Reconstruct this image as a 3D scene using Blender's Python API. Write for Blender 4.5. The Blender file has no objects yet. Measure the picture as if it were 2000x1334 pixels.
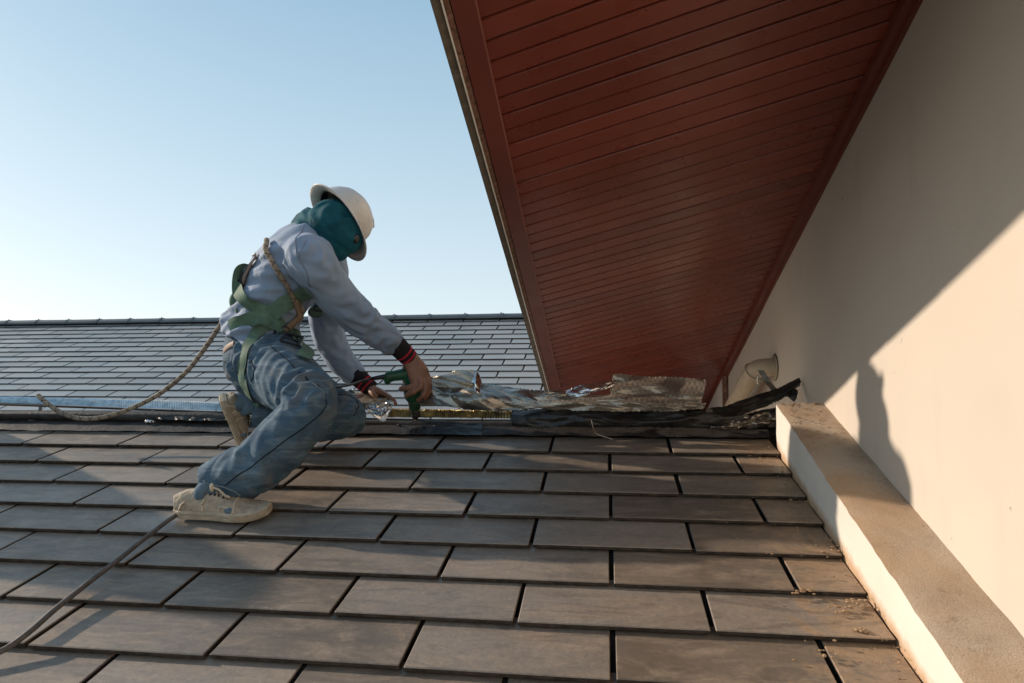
import bpy, bmesh, math, random
import numpy as np
from math import radians, sin, cos, pi, atan, sqrt
from mathutils import Vector, Matrix, noise
from mathutils.bvhtree import BVHTree
random.seed(7)
C = bpy.context.scene
COL = C.collection

# ------------------------------------------------------------------ camera, sky, sun, exposure
FPX, PITCH = 1333.0, radians(3.5)
YAW = atan((1186. - 1000.) / FPX * cos(PITCH))
FW = Vector((-sin(YAW) * cos(PITCH), cos(YAW) * cos(PITCH), sin(PITCH)))
RT = Vector((cos(YAW), sin(YAW), 0))
UP = RT.cross(FW)
cam = bpy.data.cameras.new('camera')
cam.sensor_width = 36.0
cam.lens = 36.0 * FPX / 2000.0
cam.clip_start = 0.05
cam.clip_end = 5000
camo = bpy.data.objects.new('camera', cam)
COL.objects.link(camo)
m3 = Matrix((RT, UP, -FW)).transposed()
camo.matrix_world = m3.to_4x4()
C.camera = camo
cam.dof.use_dof = False

SUNV = Vector((1.0, -0.205, -0.395)).normalized()        # direction the light travels
world = bpy.data.worlds.new('World')
C.world = world
world.use_nodes = True
wn = world.node_tree
for nd in list(wn.nodes): wn.nodes.remove(nd)
sky = wn.nodes.new('ShaderNodeTexSky')
sky.sky_type = 'NISHITA'
sky.sun_disc = False
sky.sun_elevation = math.asin(-SUNV.z)
sky.sun_rotation = math.atan2(-SUNV.x, -SUNV.y)
sky.altitude = 0
sky.air_density = 1.0
sky.dust_density = 1.2
sky.ozone_density = 1.0
bg = wn.nodes.new('ShaderNodeBackground')
bg.inputs['Strength'].default_value = 0.115
wo = wn.nodes.new('ShaderNodeOutputWorld')
# hazy tropical air: the clear sky is mixed with an even pale haze that thins towards the zenith
gm = wn.nodes.new('ShaderNodeNewGeometry'); sx_ = wn.nodes.new('ShaderNodeSeparateXYZ')
wn.links.new(gm.outputs['Incoming'], sx_.inputs[0])
inv = wn.nodes.new('ShaderNodeMath'); inv.operation = 'MULTIPLY'; inv.inputs[1].default_value = -1; wn.links.new(sx_.outputs[2], inv.inputs[0])
hz = wn.nodes.new('ShaderNodeValToRGB'); wn.links.new(inv.outputs[0], hz.inputs[0])
HS_ = 1 / .115
el = hz.color_ramp.elements
def hc_(c): return tuple(x * HS_ / 10 for x in c) + (1,)
el[0].position, el[0].color = 0.04, hc_((.55, .615, .65))
el[1].position, el[1].color = 1.0, hc_((.11, .23, .36))
for p_, c_ in ((.16, (.47, .56, .61)), (.32, (.36, .48, .55)), (.50, (.24, .38, .485))):
    e_ = el.new(p_); e_.color = hc_(c_)
sc10 = wn.nodes.new('ShaderNodeVectorMath'); sc10.operation = 'SCALE'; sc10.inputs['Scale'].default_value = 10.
wn.links.new(hz.outputs[0], sc10.inputs[0])
mxs = wn.nodes.new('ShaderNodeMix'); mxs.data_type = 'RGBA'; mxs.inputs[0].default_value = .76
wn.links.new(sky.outputs[0], mxs.inputs[6]); wn.links.new(sc10.outputs[0], mxs.inputs[7])
wn.links.new(mxs.outputs[2], bg.inputs[0])
wn.links.new(bg.outputs[0], wo.inputs[0])
sl = bpy.data.lights.new('sun', 'SUN')
sl.energy = 3.3
sl.angle = radians(1.0)
sl.color = (1.0, 0.83, 0.66)
so = bpy.data.objects.new('sun', sl)
so.rotation_euler = (-SUNV).to_track_quat('Z', 'Y').to_euler()
so.location = (-8, 2, 6)
COL.objects.link(so)
C.view_settings.view_transform = 'Standard'
C.view_settings.look = 'None'
C.view_settings.gamma = 1.0
C.view_settings.exposure = 0.6
C.view_settings.use_curve_mapping = False
C.cycles.use_denoising = True

# ------------------------------------------------------------------ helpers
def ray(px, py):
    return FW + RT * ((px - 1000) / FPX) - UP * ((py - 667) / FPX)
def at(px, py, d):                 # the place seen at that direction, d metres deep
    return ray(px, py) * d
def on_plane(px, py, n, c):
    r = ray(px, py)
    return r * (c / r.dot(n))

ORG = {}
def thing(name, label, cat, loc=(0, 0, 0), group=None, kind=None):
    o = bpy.data.objects.new(name, None)
    o.empty_display_size = .1
    COL.objects.link(o)
    o.location = loc
    ORG[o.name] = Vector(loc)
    o['label'] = label; o['category'] = cat
    if group: o['group'] = group
    if kind: o['kind'] = kind
    return o
def tag(o, label=None, cat=None, group=None, kind=None):
    if label: o['label'] = label
    if cat: o['category'] = cat
    if group: o['group'] = group
    if kind: o['kind'] = kind
    return o
def link(name, me, parent=None, loc=None):
    o = bpy.data.objects.new(name, me)
    COL.objects.link(o)
    if parent is not None:
        o.parent = parent
        ORG[o.name] = ORG[parent.name].copy()
    else:
        ORG[o.name] = Vector(loc) if loc is not None else Vector((0, 0, 0))
        o.location = ORG[o.name]
    return o
def mesh(name, verts, faces, mat, parent=None, smooth=False, loc=None):
    """verts in world coordinates; the object keeps its own origin"""
    if parent is not None: org = ORG[parent.name]
    elif loc is not None: org = Vector(loc)
    else: org = Vector((0, 0, 0))
    me = bpy.data.meshes.new(name)
    me.from_pydata([tuple(Vector(v) - org) for v in verts], [], faces)
    bm = bmesh.new(); bm.from_mesh(me)
    bmesh.ops.recalc_face_normals(bm, faces=bm.faces)
    bm.to_mesh(me); bm.free()
    if mat: me.materials.append(mat)
    if smooth:
        me.shade_smooth()
    return link(name, me, parent, org)

class MB:
    def __init__(s): s.v = []; s.f = []
    def add(s, v, f):
        b = len(s.v); s.v += [Vector(p) for p in v]; s.f += [tuple(i + b for i in q) for q in f]
    def box(s, o, a, b, c):
        """corner o, edge vectors a b c"""
        o, a, b, c = map(Vector, (o, a, b, c))
        s.add([o, o + a, o + a + b, o + b, o + c, o + a + c, o + a + b + c, o + b + c],
              [(0, 3, 2, 1), (4, 5, 6, 7), (0, 1, 5, 4), (1, 2, 6, 5), (2, 3, 7, 6), (3, 0, 4, 7)])
    def tube(s, pts, r, n=10, cap=True):
        pts = [Vector(p) for p in pts]
        rr = r if isinstance(r, (list, tuple)) else [r] * len(pts)
        t0 = (pts[1] - pts[0]).normalized()
        u = t0.orthogonal().normalized()
        rings = []
        for i, p in enumerate(pts):
            t = (pts[min(i + 1, len(pts) - 1)] - pts[max(i - 1, 0)]).normalized()
            u = (u - t * u.dot(t)).normalized(); w = t.cross(u)
            rings.append([p + (u * cos(2 * pi * k / n) + w * sin(2 * pi * k / n)) * rr[i] for k in range(n)])
        v = [q for ri in rings for q in ri]; f = []
        for i in range(len(rings) - 1):
            for k in range(n):
                f.append((i * n + k, i * n + (k + 1) % n, (i + 1) * n + (k + 1) % n, (i + 1) * n + k))
        if cap:
            f.append(tuple(range(n))[::-1]); f.append(tuple(range((len(rings) - 1) * n, len(rings) * n)))
        s.add(v, f)
    def rings(s, rings, cap=True):
        n = len(rings[0]); v = [q for ri in rings for q in ri]; f = []
        for i in range(len(rings) - 1):
            for k in range(n):
                f.append((i * n + k, i * n + (k + 1) % n, (i + 1) * n + (k + 1) % n, (i + 1) * n + k))
        if cap:
            f.append(tuple(range(n))[::-1]); f.append(tuple(range((len(rings) - 1) * n, len(rings) * n)))
        s.add(v, f)
    def ball(s, c, r, m=None, nu=16, nv=10):
        c = Vector(c); rs = []
        for i in range(nv + 1):
            th = pi * (i + .001) / (nv + .002)
            ring = []
            for k in range(nu):
                p = Vector((sin(th) * cos(2 * pi * k / nu), sin(th) * sin(2 * pi * k / nu), cos(th))) * r
                if m is not None: p = m @ p
                ring.append(c + p)
            rs.append(ring)
        s.rings(rs)
    def build(s, name, mat, parent=None, smooth=False, loc=None):
        return mesh(name, s.v, s.f, mat, parent, smooth, loc)

def catmull(pts, n=8):
    P = [Vector(p) for p in pts]
    P = [P[0] * 2 - P[1]] + P + [P[-1] * 2 - P[-2]]
    out = []
    for i in range(1, len(P) - 2):
        a, b, c, d = P[i - 1], P[i], P[i + 1], P[i + 2]
        for k in range(n):
            t = k / n
            out.append(.5 * ((2 * b) + (c - a) * t + (2 * a - 5 * b + 4 * c - d) * t * t + (3 * b - a - 3 * c + d) * t ** 3))
    out.append(P[-2])
    return out
def lerp_list(vals, n):
    out = []
    for i in range(len(vals) - 1):
        for k in range(n): out.append(vals[i] + (vals[i + 1] - vals[i]) * k / n)
    out.append(vals[-1]); return out

# ------------------------------------------------------------------ materials
class NT:
    def __init__(s, name, rough=.6, spec=.5, metal=0.):
        s.m = bpy.data.materials.new(name); s.m.use_nodes = True
        s.t = s.m.node_tree; s.b = s.t.nodes['Principled BSDF']
        s.b.inputs['Roughness'].default_value = rough
        s.b.inputs['Specular IOR Level'].default_value = spec
        s.b.inputs['Metallic'].default_value = metal
    def n(s, t, **k):
        nd = s.t.nodes.new(t)
        for a, b in k.items(): setattr(nd, a, b)
        return nd
    def l(s, a, b): s.t.links.new(a, b)
    def pos(s, scale=(1, 1, 1), rot=(0, 0, 0), obj=False):
        mp = s.n('ShaderNodeMapping')
        mp.inputs['Scale'].default_value = scale; mp.inputs['Rotation'].default_value = rot
        if obj:
            tc = s.n('ShaderNodeTexCoord'); s.l(tc.outputs['Object'], mp.inputs['Vector'])
        else:
            g = s.n('ShaderNodeNewGeometry'); s.l(g.outputs['Position'], mp.inputs['Vector'])
        return mp.outputs[0]
    def noise(s, vec, scale, detail=5, rough=.55, dist=0.):
        nd = s.n('ShaderNodeTexNoise')
        nd.inputs['Scale'].default_value = scale; nd.inputs['Detail'].default_value = detail
        nd.inputs['Roughness'].default_value = rough; nd.inputs['Distortion'].default_value = dist
        s.l(vec, nd.inputs['Vector']); return nd.outputs['Fac']
    def ramp(s, fac, stops):
        r = s.n('ShaderNodeValToRGB'); e = r.color_ramp.elements
        e[0].position, e[0].color = stops[0][0], tuple(stops[0][1]) + (1,)
        e[1].position, e[1].color = stops[-1][0], tuple(stops[-1][1]) + (1,)
        for p, c in stops[1:-1]:
            x = e.new(p); x.color = tuple(c) + (1,)
        s.l(fac, r.inputs['Fac']); return r.outputs['Color']
    def fr(s, fac, a, b, lo=0., hi=1.):
        r = s.n('ShaderNodeMapRange'); r.clamp = True
        for i, v in zip(('From Min', 'From Max', 'To Min', 'To Max'), (a, b, lo, hi)): r.inputs[i].default_value = v
        s.l(fac, r.inputs['Value']); return r.outputs[0]
    def mul(s, a, b, op='MULTIPLY'):
        r = s.n('ShaderNodeMath', operation=op)
        for i, v in enumerate((a, b)):
            if isinstance(v, (int, float)): r.inputs[i].default_value = v
            else: s.l(v, r.inputs[i])
        return r.outputs[0]
    def mix(s, fac, a, b, mode='MIX'):
        r = s.n('ShaderNodeMix', data_type='RGBA', blend_type=mode)
        for i, v in ((0, fac), (6, a), (7, b)):
            if isinstance(v, (int, float)): r.inputs[i].default_value = v
            elif isinstance(v, tuple): r.inputs[i].default_value = v + (1,)
            else: s.l(v, r.inputs[i])
        return r.outputs[2]
    def col(s, c):
        if isinstance(c, tuple): s.b.inputs['Base Color'].default_value = c + (1,)
        else: s.l(c, s.b.inputs['Base Color'])
    def rough(s, f): s.l(f, s.b.inputs['Roughness'])
    def bump(s, h, strength=.3, dist=.002, prev=None):
        b = s.n('ShaderNodeBump')
        b.inputs['Strength'].default_value = strength; b.inputs['Distance'].default_value = dist
        s.l(h, b.inputs['Height'])
        if prev is not None: s.l(prev, b.inputs['Normal'])
        s.l(b.outputs[0], s.b.inputs['Normal']); return b.outputs[0]
    def rnd(s):
        return s.n('ShaderNodeObjectInfo').outputs['Random']

def simple(name, c, rough=.6, spec=.4, metal=0., var=.25, scale=18, bump=.2, bscale=120, bdist=.001):
    t = NT(name, rough, spec, metal)
    p = t.pos()
    f = t.noise(p, scale)
    lo = tuple(x * (1 - var) for x in c); hi = tuple(min(1, x * (1 + var)) for x in c)
    t.col(t.ramp(f, [(.3, lo), (.7, hi)]))
    t.bump(t.noise(p, bscale, 3), bump, bdist)
    return t.m

def tile_mat():
    t = NT('slate_tile', .5, .55)
    p = t.pos()
    r = t.rnd()
    # each tile shifts its own pattern
    cmb = t.n('ShaderNodeVectorMath', operation='ADD')
    sc = t.n('ShaderNodeVectorMath', operation='SCALE'); sc.inputs[0].default_value = (37., 11., 23.); t.l(r, sc.inputs['Scale'])
    t.l(p, cmb.inputs[0]); t.l(sc.outputs[0], cmb.inputs[1]); pv = cmb.outputs[0]
    base = t.ramp(t.noise(pv, 3.2, 6, .6, .6), [(.25, (.170, .138, .110)), (.5, (.225, .183, .146)), (.75, (.280, .228, .180))])
    # tone of the single tile
    tone = t.n('ShaderNodeHueSaturation'); t.l(base, tone.inputs['Color'])
    t.l(t.fr(r, 0, 1, .76, 1.24), tone.inputs['Value']); t.l(t.fr(r, 0, 1, 1.15, .8), tone.inputs['Saturation'])
    base = tone.outputs[0]
    # dusty smears, wiped along the tile
    mp = t.n('ShaderNodeMapping'); mp.inputs['Scale'].default_value = (3.0, 7.5, 7.5); mp.inputs['Rotation'].default_value = (0, 0, .25)
    t.l(pv, mp.inputs[0])
    sm = t.noise(mp.outputs[0], 1.4, 9, .68, 1.6)
    base = t.mix(t.fr(sm, .47, .68, 0, .8), base, (.35, .27, .20))
    # fine pale scratches
    mp2 = t.n('ShaderNodeMapping'); mp2.inputs['Scale'].default_value = (8, 60, 60); mp2.inputs['Rotation'].default_value = (0, 0, .5)
    t.l(pv, mp2.inputs[0])
    scr = t.noise(mp2.outputs[0], 1.6, 5, .6, 2.0)
    m = t.mul(t.fr(scr, .60, .68), t.fr(t.noise(pv, 5, 3), .45, .58))
    base = t.mix(t.mul(m, .8), base, (.36, .32, .28))
    # mortar dust next to the kerb
    sep = t.n('ShaderNodeSeparateXYZ'); t.l(p, sep.inputs[0])
    near = t.fr(sep.outputs[0], .30, .62, 0, 1)
    nn = t.noise(p, 11, 9, .7, .8)
    dust = t.fr(t.mul(nn, t.mul(near, .40), 'ADD'), .62, .80, 0, .85)
    base = t.mix(dust, base, (.40, .27, .17))
    mp3 = t.n('ShaderNodeMapping'); mp3.inputs['Scale'].default_value = (2.2, 9, 9); mp3.inputs['Rotation'].default_value = (0, 0, -.3); t.l(pv, mp3.inputs[0])
    base = t.mix(t.fr(t.noise(mp3.outputs[0], 1.1, 8, .65, 2.2), .50, .62, 0, .45), base, (.095, .083, .073))
    base = t.mix(t.fr(t.noise(pv, 75, 6, .75), .35, .65, .0, .35), base, (.07, .06, .052))
    # specks
    base = t.mix(t.fr(t.noise(p, 240, 2), .70, .78, 0, .5), base, (.3, .27, .23))
    t.col(base)
    t.rough(t.fr(t.noise(pv, 6, 6, .6, 1.), .3, .7, .36, .62))
    b = t.bump(t.noise(p, 190, 5, .7), .4, .0014)
    t.bump(t.noise(pv, 9, 4), .25, .004, b)
    return t.m

def far_tile_mat():
    t = NT('slate_tile_far', .38, .7)
    p = t.pos(); r = t.rnd()
    base = t.ramp(t.noise(p, 1.3, 5), [(.3, (.24, .255, .262)), (.7, (.30, .31, .31))])  # slate made paler and bluer, with the sky's reflection put into the colour
    hs = t.n('ShaderNodeHueSaturation'); t.l(base, hs.inputs['Color'])
    t.l(t.fr(r, 0, 1, .88, 1.16), hs.inputs['Value'])
    mp = t.n('ShaderNodeMapping'); mp.inputs['Scale'].default_value = (2, 9, 9); t.l(p, mp.inputs[0])
    c = t.mix(t.fr(t.noise(mp.outputs[0], 1.5, 7, .7), .55, .75, 0, .3), hs.outputs[0], (.19, .17, .15))
    t.col(c); t.bump(t.noise(p, 60, 4), .2, .002)
    t.rough(t.fr(t.noise(p, 2, 4), .3, .7, .34, .5))
    return t.m

def plaster_mat():
    t = NT('cream_plaster', .75, .25)
    p = t.pos()
    c = t.ramp(t.noise(p, 1.1, 4), [(.3, (.53, .475, .41)), (.7, (.60, .54, .465))])
    c = t.mix(t.fr(t.noise(p, 5.5, 9, .7, .7), .60, .75, 0, .35), c, (.50, .43, .35))
    mp = t.n('ShaderNodeMapping'); mp.inputs['Scale'].default_value = (1, 5, .7); t.l(p, mp.inputs[0])
    c = t.mix(t.fr(t.noise(mp.outputs[0], 2.2, 6, .6), .56, .72, 0, .22), c, (.44, .38, .32))
    c = t.mix(t.fr(t.noise(p, 38, 2), .745, .77, 0, .5), c, (.25, .2, .16))
    t.col(c)
    b = t.bump(t.noise(p, 3.2, 3), .35, .012)
    mp4 = t.n('ShaderNodeMapping'); mp4.inputs['Scale'].default_value = (1, 9, 3); mp4.inputs['Rotation'].default_value = (.6, 0, 0); t.l(p, mp4.inputs[0])
    b = t.bump(t.noise(mp4.outputs[0], 2.5, 5, .6, .8), .22, .004, b)
    t.bump(t.noise(p, 140, 4, .6), .25, .0012, b)
    return t.m

def kerb_mat(top):
    t = NT('kerb_concrete' if top else 'kerb_render', .85, .2)
    p = t.pos()
    if top:
        c = t.ramp(t.noise(p, 4, 8, .65, .4), [(.28, (.34, .26, .19)), (.5, (.46, .37, .28)), (.72, (.56, .48, .39))])
        c = t.mix(t.fr(t.noise(p, 260, 2, .5), .54, .68, 0, .5), c, (.24, .19, .15))
        c = t.mix(t.fr(t.noise(p, 15, 8, .7), .60, .72, 0, .65), c, (.15, .115, .085))
        c = t.mix(t.fr(t.noise(p, 330, 2, .5), .62, .70, 0, .6), c, (.6, .55, .48))
        c = t.mix(t.fr(t.noise(p, 2.2, 4), .44, .6, 0, .6), c, (.47, .30, .17))
        t.col(c)
        b = t.bump(t.noise(p, 240, 4, .7), .75, .0025)
        t.bump(t.noise(p, 18, 5), .4, .006, b)
    else:
        c = t.ramp(t.noise(p, 2, 5), [(.3, (.58, .54, .48)), (.7, (.68, .64, .58))])
        # rusty dust splashed along the foot of the kerb (a band of its own above the tiles)
        sep = t.n('ShaderNodeSeparateXYZ'); t.l(p, sep.inputs[0])
        h = t.mul(sep.outputs[2], t.mul(t.mul(sep.outputs[1], .3057), 1.0457, 'SUBTRACT'), 'SUBTRACT')
        n2 = t.noise(p, 26, 8, .7)
        f = t.fr(t.mul(h, t.mul(n2, .045), 'SUBTRACT'), -.022, .008, .8, 0)
        c = t.mix(f, c, (.42, .25, .12))
        t.col(c)
        b = t.bump(t.noise(p, 90, 5, .6), .4, .0015)
        t.bump(t.noise(p, 12, 4), .4, .008, b)
    return t.m

def red_paint(name, c, rough=.33):
    t = NT(name, rough, .5)
    p = t.pos(); r = t.rnd()
    base = t.ramp(t.noise(p, 3, 4), [(.3, tuple(x * .86 for x in c)), (.7, tuple(x * 1.12 for x in c))])
    hs = t.n('ShaderNodeHueSaturation'); t.l(base, hs.inputs['Color']); t.l(t.fr(r, 0, 1, .86, 1.14), hs.inputs['Value'])
    t.col(hs.outputs[0])
    b = t.bump(t.noise(p, 300, 3), .14, .0006)
    mp = t.n('ShaderNodeMapping'); mp.inputs['Scale'].default_value = (3, 40, 40); t.l(p, mp.inputs[0])
    t.bump(t.noise(mp.outputs[0], 2, 4), .16, .001, b)
    t.rough(t.fr(t.noise(p, 7, 5), .3, .7, rough - .06, rough + .12))
    return t.m

def foil_mat(name, scrim=True, tint=(.62, .58, .52), rough=.3, metal=1.0):
    t = NT(name, rough, .5, metal)
    tc = t.n('ShaderNodeTexCoord'); uv = tc.outputs['UV']
    c = None
    p = t.pos()
    c = t.ramp(t.noise(p, 9, 5), [(.3, tuple(x * .72 for x in tint)), (.7, tint)])
    if scrim:
        outs = []
        for ang in (.42, -.42):
            mp = t.n('ShaderNodeMapping'); mp.inputs['Rotation'].default_value = (0, 0, ang); t.l(uv, mp.inputs[0])
            w = t.n('ShaderNodeTexWave', wave_type='BANDS', bands_direction='X'); w.inputs['Scale'].default_value = 17.
            w.inputs['Distortion'].default_value = .3
            t.l(mp.outputs[0], w.inputs[0]); outs.append(t.fr(w.outputs['Fac'], .93, .99))
        g = t.mul(outs[0], outs[1], 'MAXIMUM')
        c = t.mix(t.mul(g, .28), c, (.60, .50, .36))
        t.l(t.fr(g, 0, 1, .72, .4), t.b.inputs['Metallic'])
    t.col(c)
    vo = t.n('ShaderNodeTexVoronoi', distance='MANHATTAN'); vo.inputs['Scale'].default_value = 6.5
    wv_ = t.n('ShaderNodeVectorMath', operation='ADD'); t.l(p, wv_.inputs[0])
    nz_ = t.n('ShaderNodeTexNoise'); nz_.inputs['Scale'].default_value = 6.; t.l(p, nz_.inputs['Vector'])
    sc_ = t.n('ShaderNodeVectorMath', operation='SCALE'); sc_.inputs['Scale'].default_value = .12; t.l(nz_.outputs['Color'], sc_.inputs[0])
    t.l(sc_.outputs[0], wv_.inputs[1]); t.l(wv_.outputs[0], vo.inputs['Vector'])
    b = t.bump(vo.outputs['Distance'], .15, .02)
    t.bump(t.noise(p, 22, 4, .5, .8), .16, .006, b)
    return t.m

def denim_mat():
    t = NT('denim', .85, .15)
    p = t.pos()
    n1 = t.noise(p, 7, 6, .6, .5)
    c = t.ramp(n1, [(.25, (.038, .070, .105)), (.5, (.066, .115, .165)), (.75, (.120, .185, .235))])
    # worn pale whiskers
    mp = t.n('ShaderNodeMapping'); mp.inputs['Scale'].default_value = (9, 9, 34); mp.inputs['Rotation'].default_value = (.3, .5, 0); t.l(p, mp.inputs[0])
    w = t.noise(mp.outputs[0], 1.2, 6, .6, .8)
    c = t.mix(t.fr(w, .50, .72, 0, .45), c, (.27, .34, .38))
    # brownish dust on seat and thigh
    d = t.noise(p, 6, 8, .7, 1.)
    c = t.mix(t.fr(d, .54, .70, 0, .45), c, (.25, .20, .15))
    wv = t.noise(p, 420, 2)
    c = t.mix(t.fr(wv, .4, .7, 0, .3), c, (.05, .07, .09))
    at_ = t.n('ShaderNodeAttribute', attribute_name='crease')
    t.col(c)
    b = t.bump(wv, .4, .0008)
    t.bump(t.noise(mp.outputs[0], 2.2, 5, .6, .6), .45, .006, b)
    return t.m

def shirt_mat():
    t = NT('shirt_cloth', .72, .25)
    p = t.pos()
    c = t.ramp(t.noise(p, 5, 6, .6), [(.3, (.165, .235, .345)), (.7, (.235, .310, .425))])
    c = t.mix(t.fr(t.noise(p, 9, 8, .7, .8), .60, .76, 0, .4), c, (.26, .21, .19))
    c = t.mix(t.fr(t.noise(p, 42, 2), .745, .77, 0, .7), c, (.08, .05, .05))
    t.b.inputs['Sheen Weight'].default_value = .15
    t.col(c)
    b = t.bump(t.noise(p, 380, 2), .15, .0005)
    mp = t.n('ShaderNodeMapping'); mp.inputs['Scale'].default_value = (8, 8, 20); mp.inputs['Rotation'].default_value = (0, -.6, .3); t.l(p, mp.inputs[0])
    t.bump(t.noise(mp.outputs[0], 1.2, 4, .5, .8), .35, .01, b)
    return t.m

def rope_mat(name, base=(.30, .255, .205), fleck=(.05, .035, .03), scale=1.):
    t = NT(name, .85, .2)
    tc = t.n('ShaderNodeTexCoord'); mp = t.n('ShaderNodeMapping'); mp.inputs['Scale'].default_value = (1, 1, 1)
    t.l(tc.outputs['UV'], mp.inputs[0])
    sep = t.n('ShaderNodeSeparateXYZ'); t.l(mp.outputs[0], sep.inputs[0])
    # u runs along (in metres), v round
    k = 2 * pi
    def stripe(sgn, fu, fv, lo):
        a = t.mul(t.mul(sep.outputs[0], fu), t.mul(sep.outputs[1], fv * sgn), 'ADD')
        s_ = t.mul(t.mul(a, k), 0, 'ADD')
        q = t.n('ShaderNodeMath', operation='SINE'); t.l(s_, q.inputs[0]); return t.fr(q.outputs[0], lo, lo + .12)
    x = t.mul(stripe(1, 26, 1, .86), stripe(-1, 26, 1, .86), 'MAXIMUM')
    wv = t.mul(stripe(1, 170, 4, .1), stripe(-1, 170, 4, .1))
    p = t.pos()
    c = t.ramp(t.noise(p, 14, 5), [(.3, tuple(v * .65 for v in base)), (.7, tuple(v * 1.2 for v in base))])
    c = t.mix(t.mul(x, .8), c, fleck)
    c = t.mix(t.mul(wv, .35), c, tuple(v * .4 for v in base))
    t.col(c)
    t.bump(wv, .5, .001)
    return t.m

M = dict(
    tile_side=simple('tile_edge_shaded', (.050, .038, .030), .85, .2, var=.5, scale=40, bump=.5),  # unglazed tile edges, darkened further with the shade under each course
    bounce_underlay=simple('silver_bounce_underlay', (.44, .42, .39), .5, .5, .2),
    tile=tile_mat(), far_tile=far_tile_mat(), plaster=plaster_mat(), kerb_top=kerb_mat(True), kerb_side=kerb_mat(False),
    deck=simple('dark_underlay', (.018, .017, .017), .9, .1),
    red=red_paint('red_brown_paint', (.185, .040, .025), .28), red_dark=red_paint('red_brown_fascia', (.15, .036, .026), .38),
    red_lit_side=red_paint('red_brown_lit_side', (.26, .09, .07), .5),  # fascia red made paler: light on its inner side put into the colour
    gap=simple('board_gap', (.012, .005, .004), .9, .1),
    eave_tile=simple('eave_tile_edge', (.15, .125, .10), .8, .2, scale=30, bump=.5),
    bare=simple('raw_wood_edge', (.20, .11, .08), .8, .2, var=.5, scale=60, bump=.6),
    metal_edge=simple('drip_edge_glare_white', (.80, .78, .74), .4, .5, 0., var=.04),  # metal edge in plain white: the sky's reflection put into the colour
    denim=denim_mat(), shirt=shirt_mat(),
    skin=simple('skin', (.235, .115, .075), .55, .4, var=.22, scale=26, bump=.35, bscale=160, bdist=.0015),
    cuff=simple('black_rib_knit', (.020, .018, .022), .9, .15, bump=.5, bscale=300),
    cuff_red=simple('red_rib_stripe', (.42, .025, .045), .85, .15),
    teal=simple('teal_hood_cloth', (.008, .080, .110), .85, .2, var=.35, scale=14, bump=.5, bscale=90, bdist=.004),
    helmet=None, green=simple('green_webbing', (.085, .150, .112), .75, .3, var=.35, scale=22, bump=.4, bscale=330),
    black=simple('black_plastic', (.014, .013, .013), .4, .5, bump=.1),
    buckle=simple('burnished_buckle', (.05, .042, .035), .35, .5, .7, bump=.2),
    canvas=simple('beige_canvas', (.38, .32, .25), .9, .15, var=.28, scale=30, bump=.6, bscale=330),
    sole=simple('cream_rubber', (.44, .37, .28), .7, .3, var=.25, scale=34, bump=.3),
    sole_green=simple('mossy_rubber_tread', (.05, .07, .03), .8, .2),
    sock=simple('grey_blue_sock', (.11, .16, .21), .9, .15, bump=.5, bscale=300),
    lace=simple('grimy_lace', (.55, .46, .36), .9, .15),
    lace_dark=simple('dark_lace', (.05, .04, .04), .9, .15),
    leather=simple('tan_leather', (.17, .09, .06), .6, .4),
    drill=simple('green_drill_body', (.010, .080, .036), .42, .5, var=.35, scale=30, bump=.2),
    drill_dark=simple('dark_green_casing', (.012, .05, .022), .45, .5, var=.3),
    steel=simple('bright_steel', (.55, .53, .50), .25, .5, 1., bump=.1),
    galv=simple('galvanised_strap', (.30, .29, .25), .4, .5, .8, var=.35, scale=40),
    foil=foil_mat('scrim_foil', True, (.44, .39, .32), .34, .85), foil_plain=foil_mat('bright_foil', False, (.80, .80, .80), .24),
    foil_dark=foil_mat('tarnished_foil', False, (.40, .36, .31), .30, .9),
    pleat=simple('pleated_vent_foil', (.60, .68, .72), .38, .5, .85, var=.2, scale=40),
    pleat_gold=simple('pleated_vent_foil_tarnished', (.62, .54, .36), .28, .5, .9, var=.5, scale=25),
    rubber=simple('black_bitumen_membrane', (.013, .012, .011), .38, .5, var=.4, scale=30, bump=.7, bscale=70, bdist=.004),
    pipe=simple('cream_pipe', (.42, .345, .25), .55, .4, var=.12),
    rope=rope_mat('braided_rope'), cable=simple('grey_rubber_cable', (.10, .085, .075), .55, .4, var=.3, scale=60),
    ridge=simple('far_ridge_cap', (.095, .108, .115), .45, .5, var=.18, scale=3, bump=.2),
    flash=simple('weathered_flashing', (.034, .030, .028), .6, .4, var=.5, scale=24, bump=.6, bscale=60, bdist=.004),
    white_trim=simple('pale_panel', (.62, .58, .55), .6, .3, var=.06),
    mortar=simple('mortar_crumb', (.34, .23, .14), .9, .1, var=.35, scale=60, bump=.6),
    ground=simple('dry_grass_ground', (.11, .105, .06), .95, .1, var=.4, scale=.4),
    lens=simple('dark_lens', (.01, .008, .008), .12, .6, bump=0),
)
def helmet_mat():
    t = NT('scuffed_white_plastic', .42, .5)
    p = t.pos()
    c = t.ramp(t.noise(p, 12, 5), [(.3, (.40, .40, .395)), (.7, (.52, .52, .51))])
    c = t.mix(t.fr(t.noise(p, 26, 8, .75, 1.), .60, .70, 0, .55), c, (.24, .19, .15))
    mp = t.n('ShaderNodeMapping'); mp.inputs['Scale'].default_value = (14, 90, 14); mp.inputs['Rotation'].default_value = (.4, .2, .9); t.l(p, mp.inputs[0])
    c = t.mix(t.fr(t.noise(mp.outputs[0], 1.3, 4), .66, .72, 0, .6), c, (.2, .17, .14))
    t.col(c); t.bump(t.noise(p, 60, 4), .12, .001); return t.m
M['helmet'] = helmet_mat()

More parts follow.
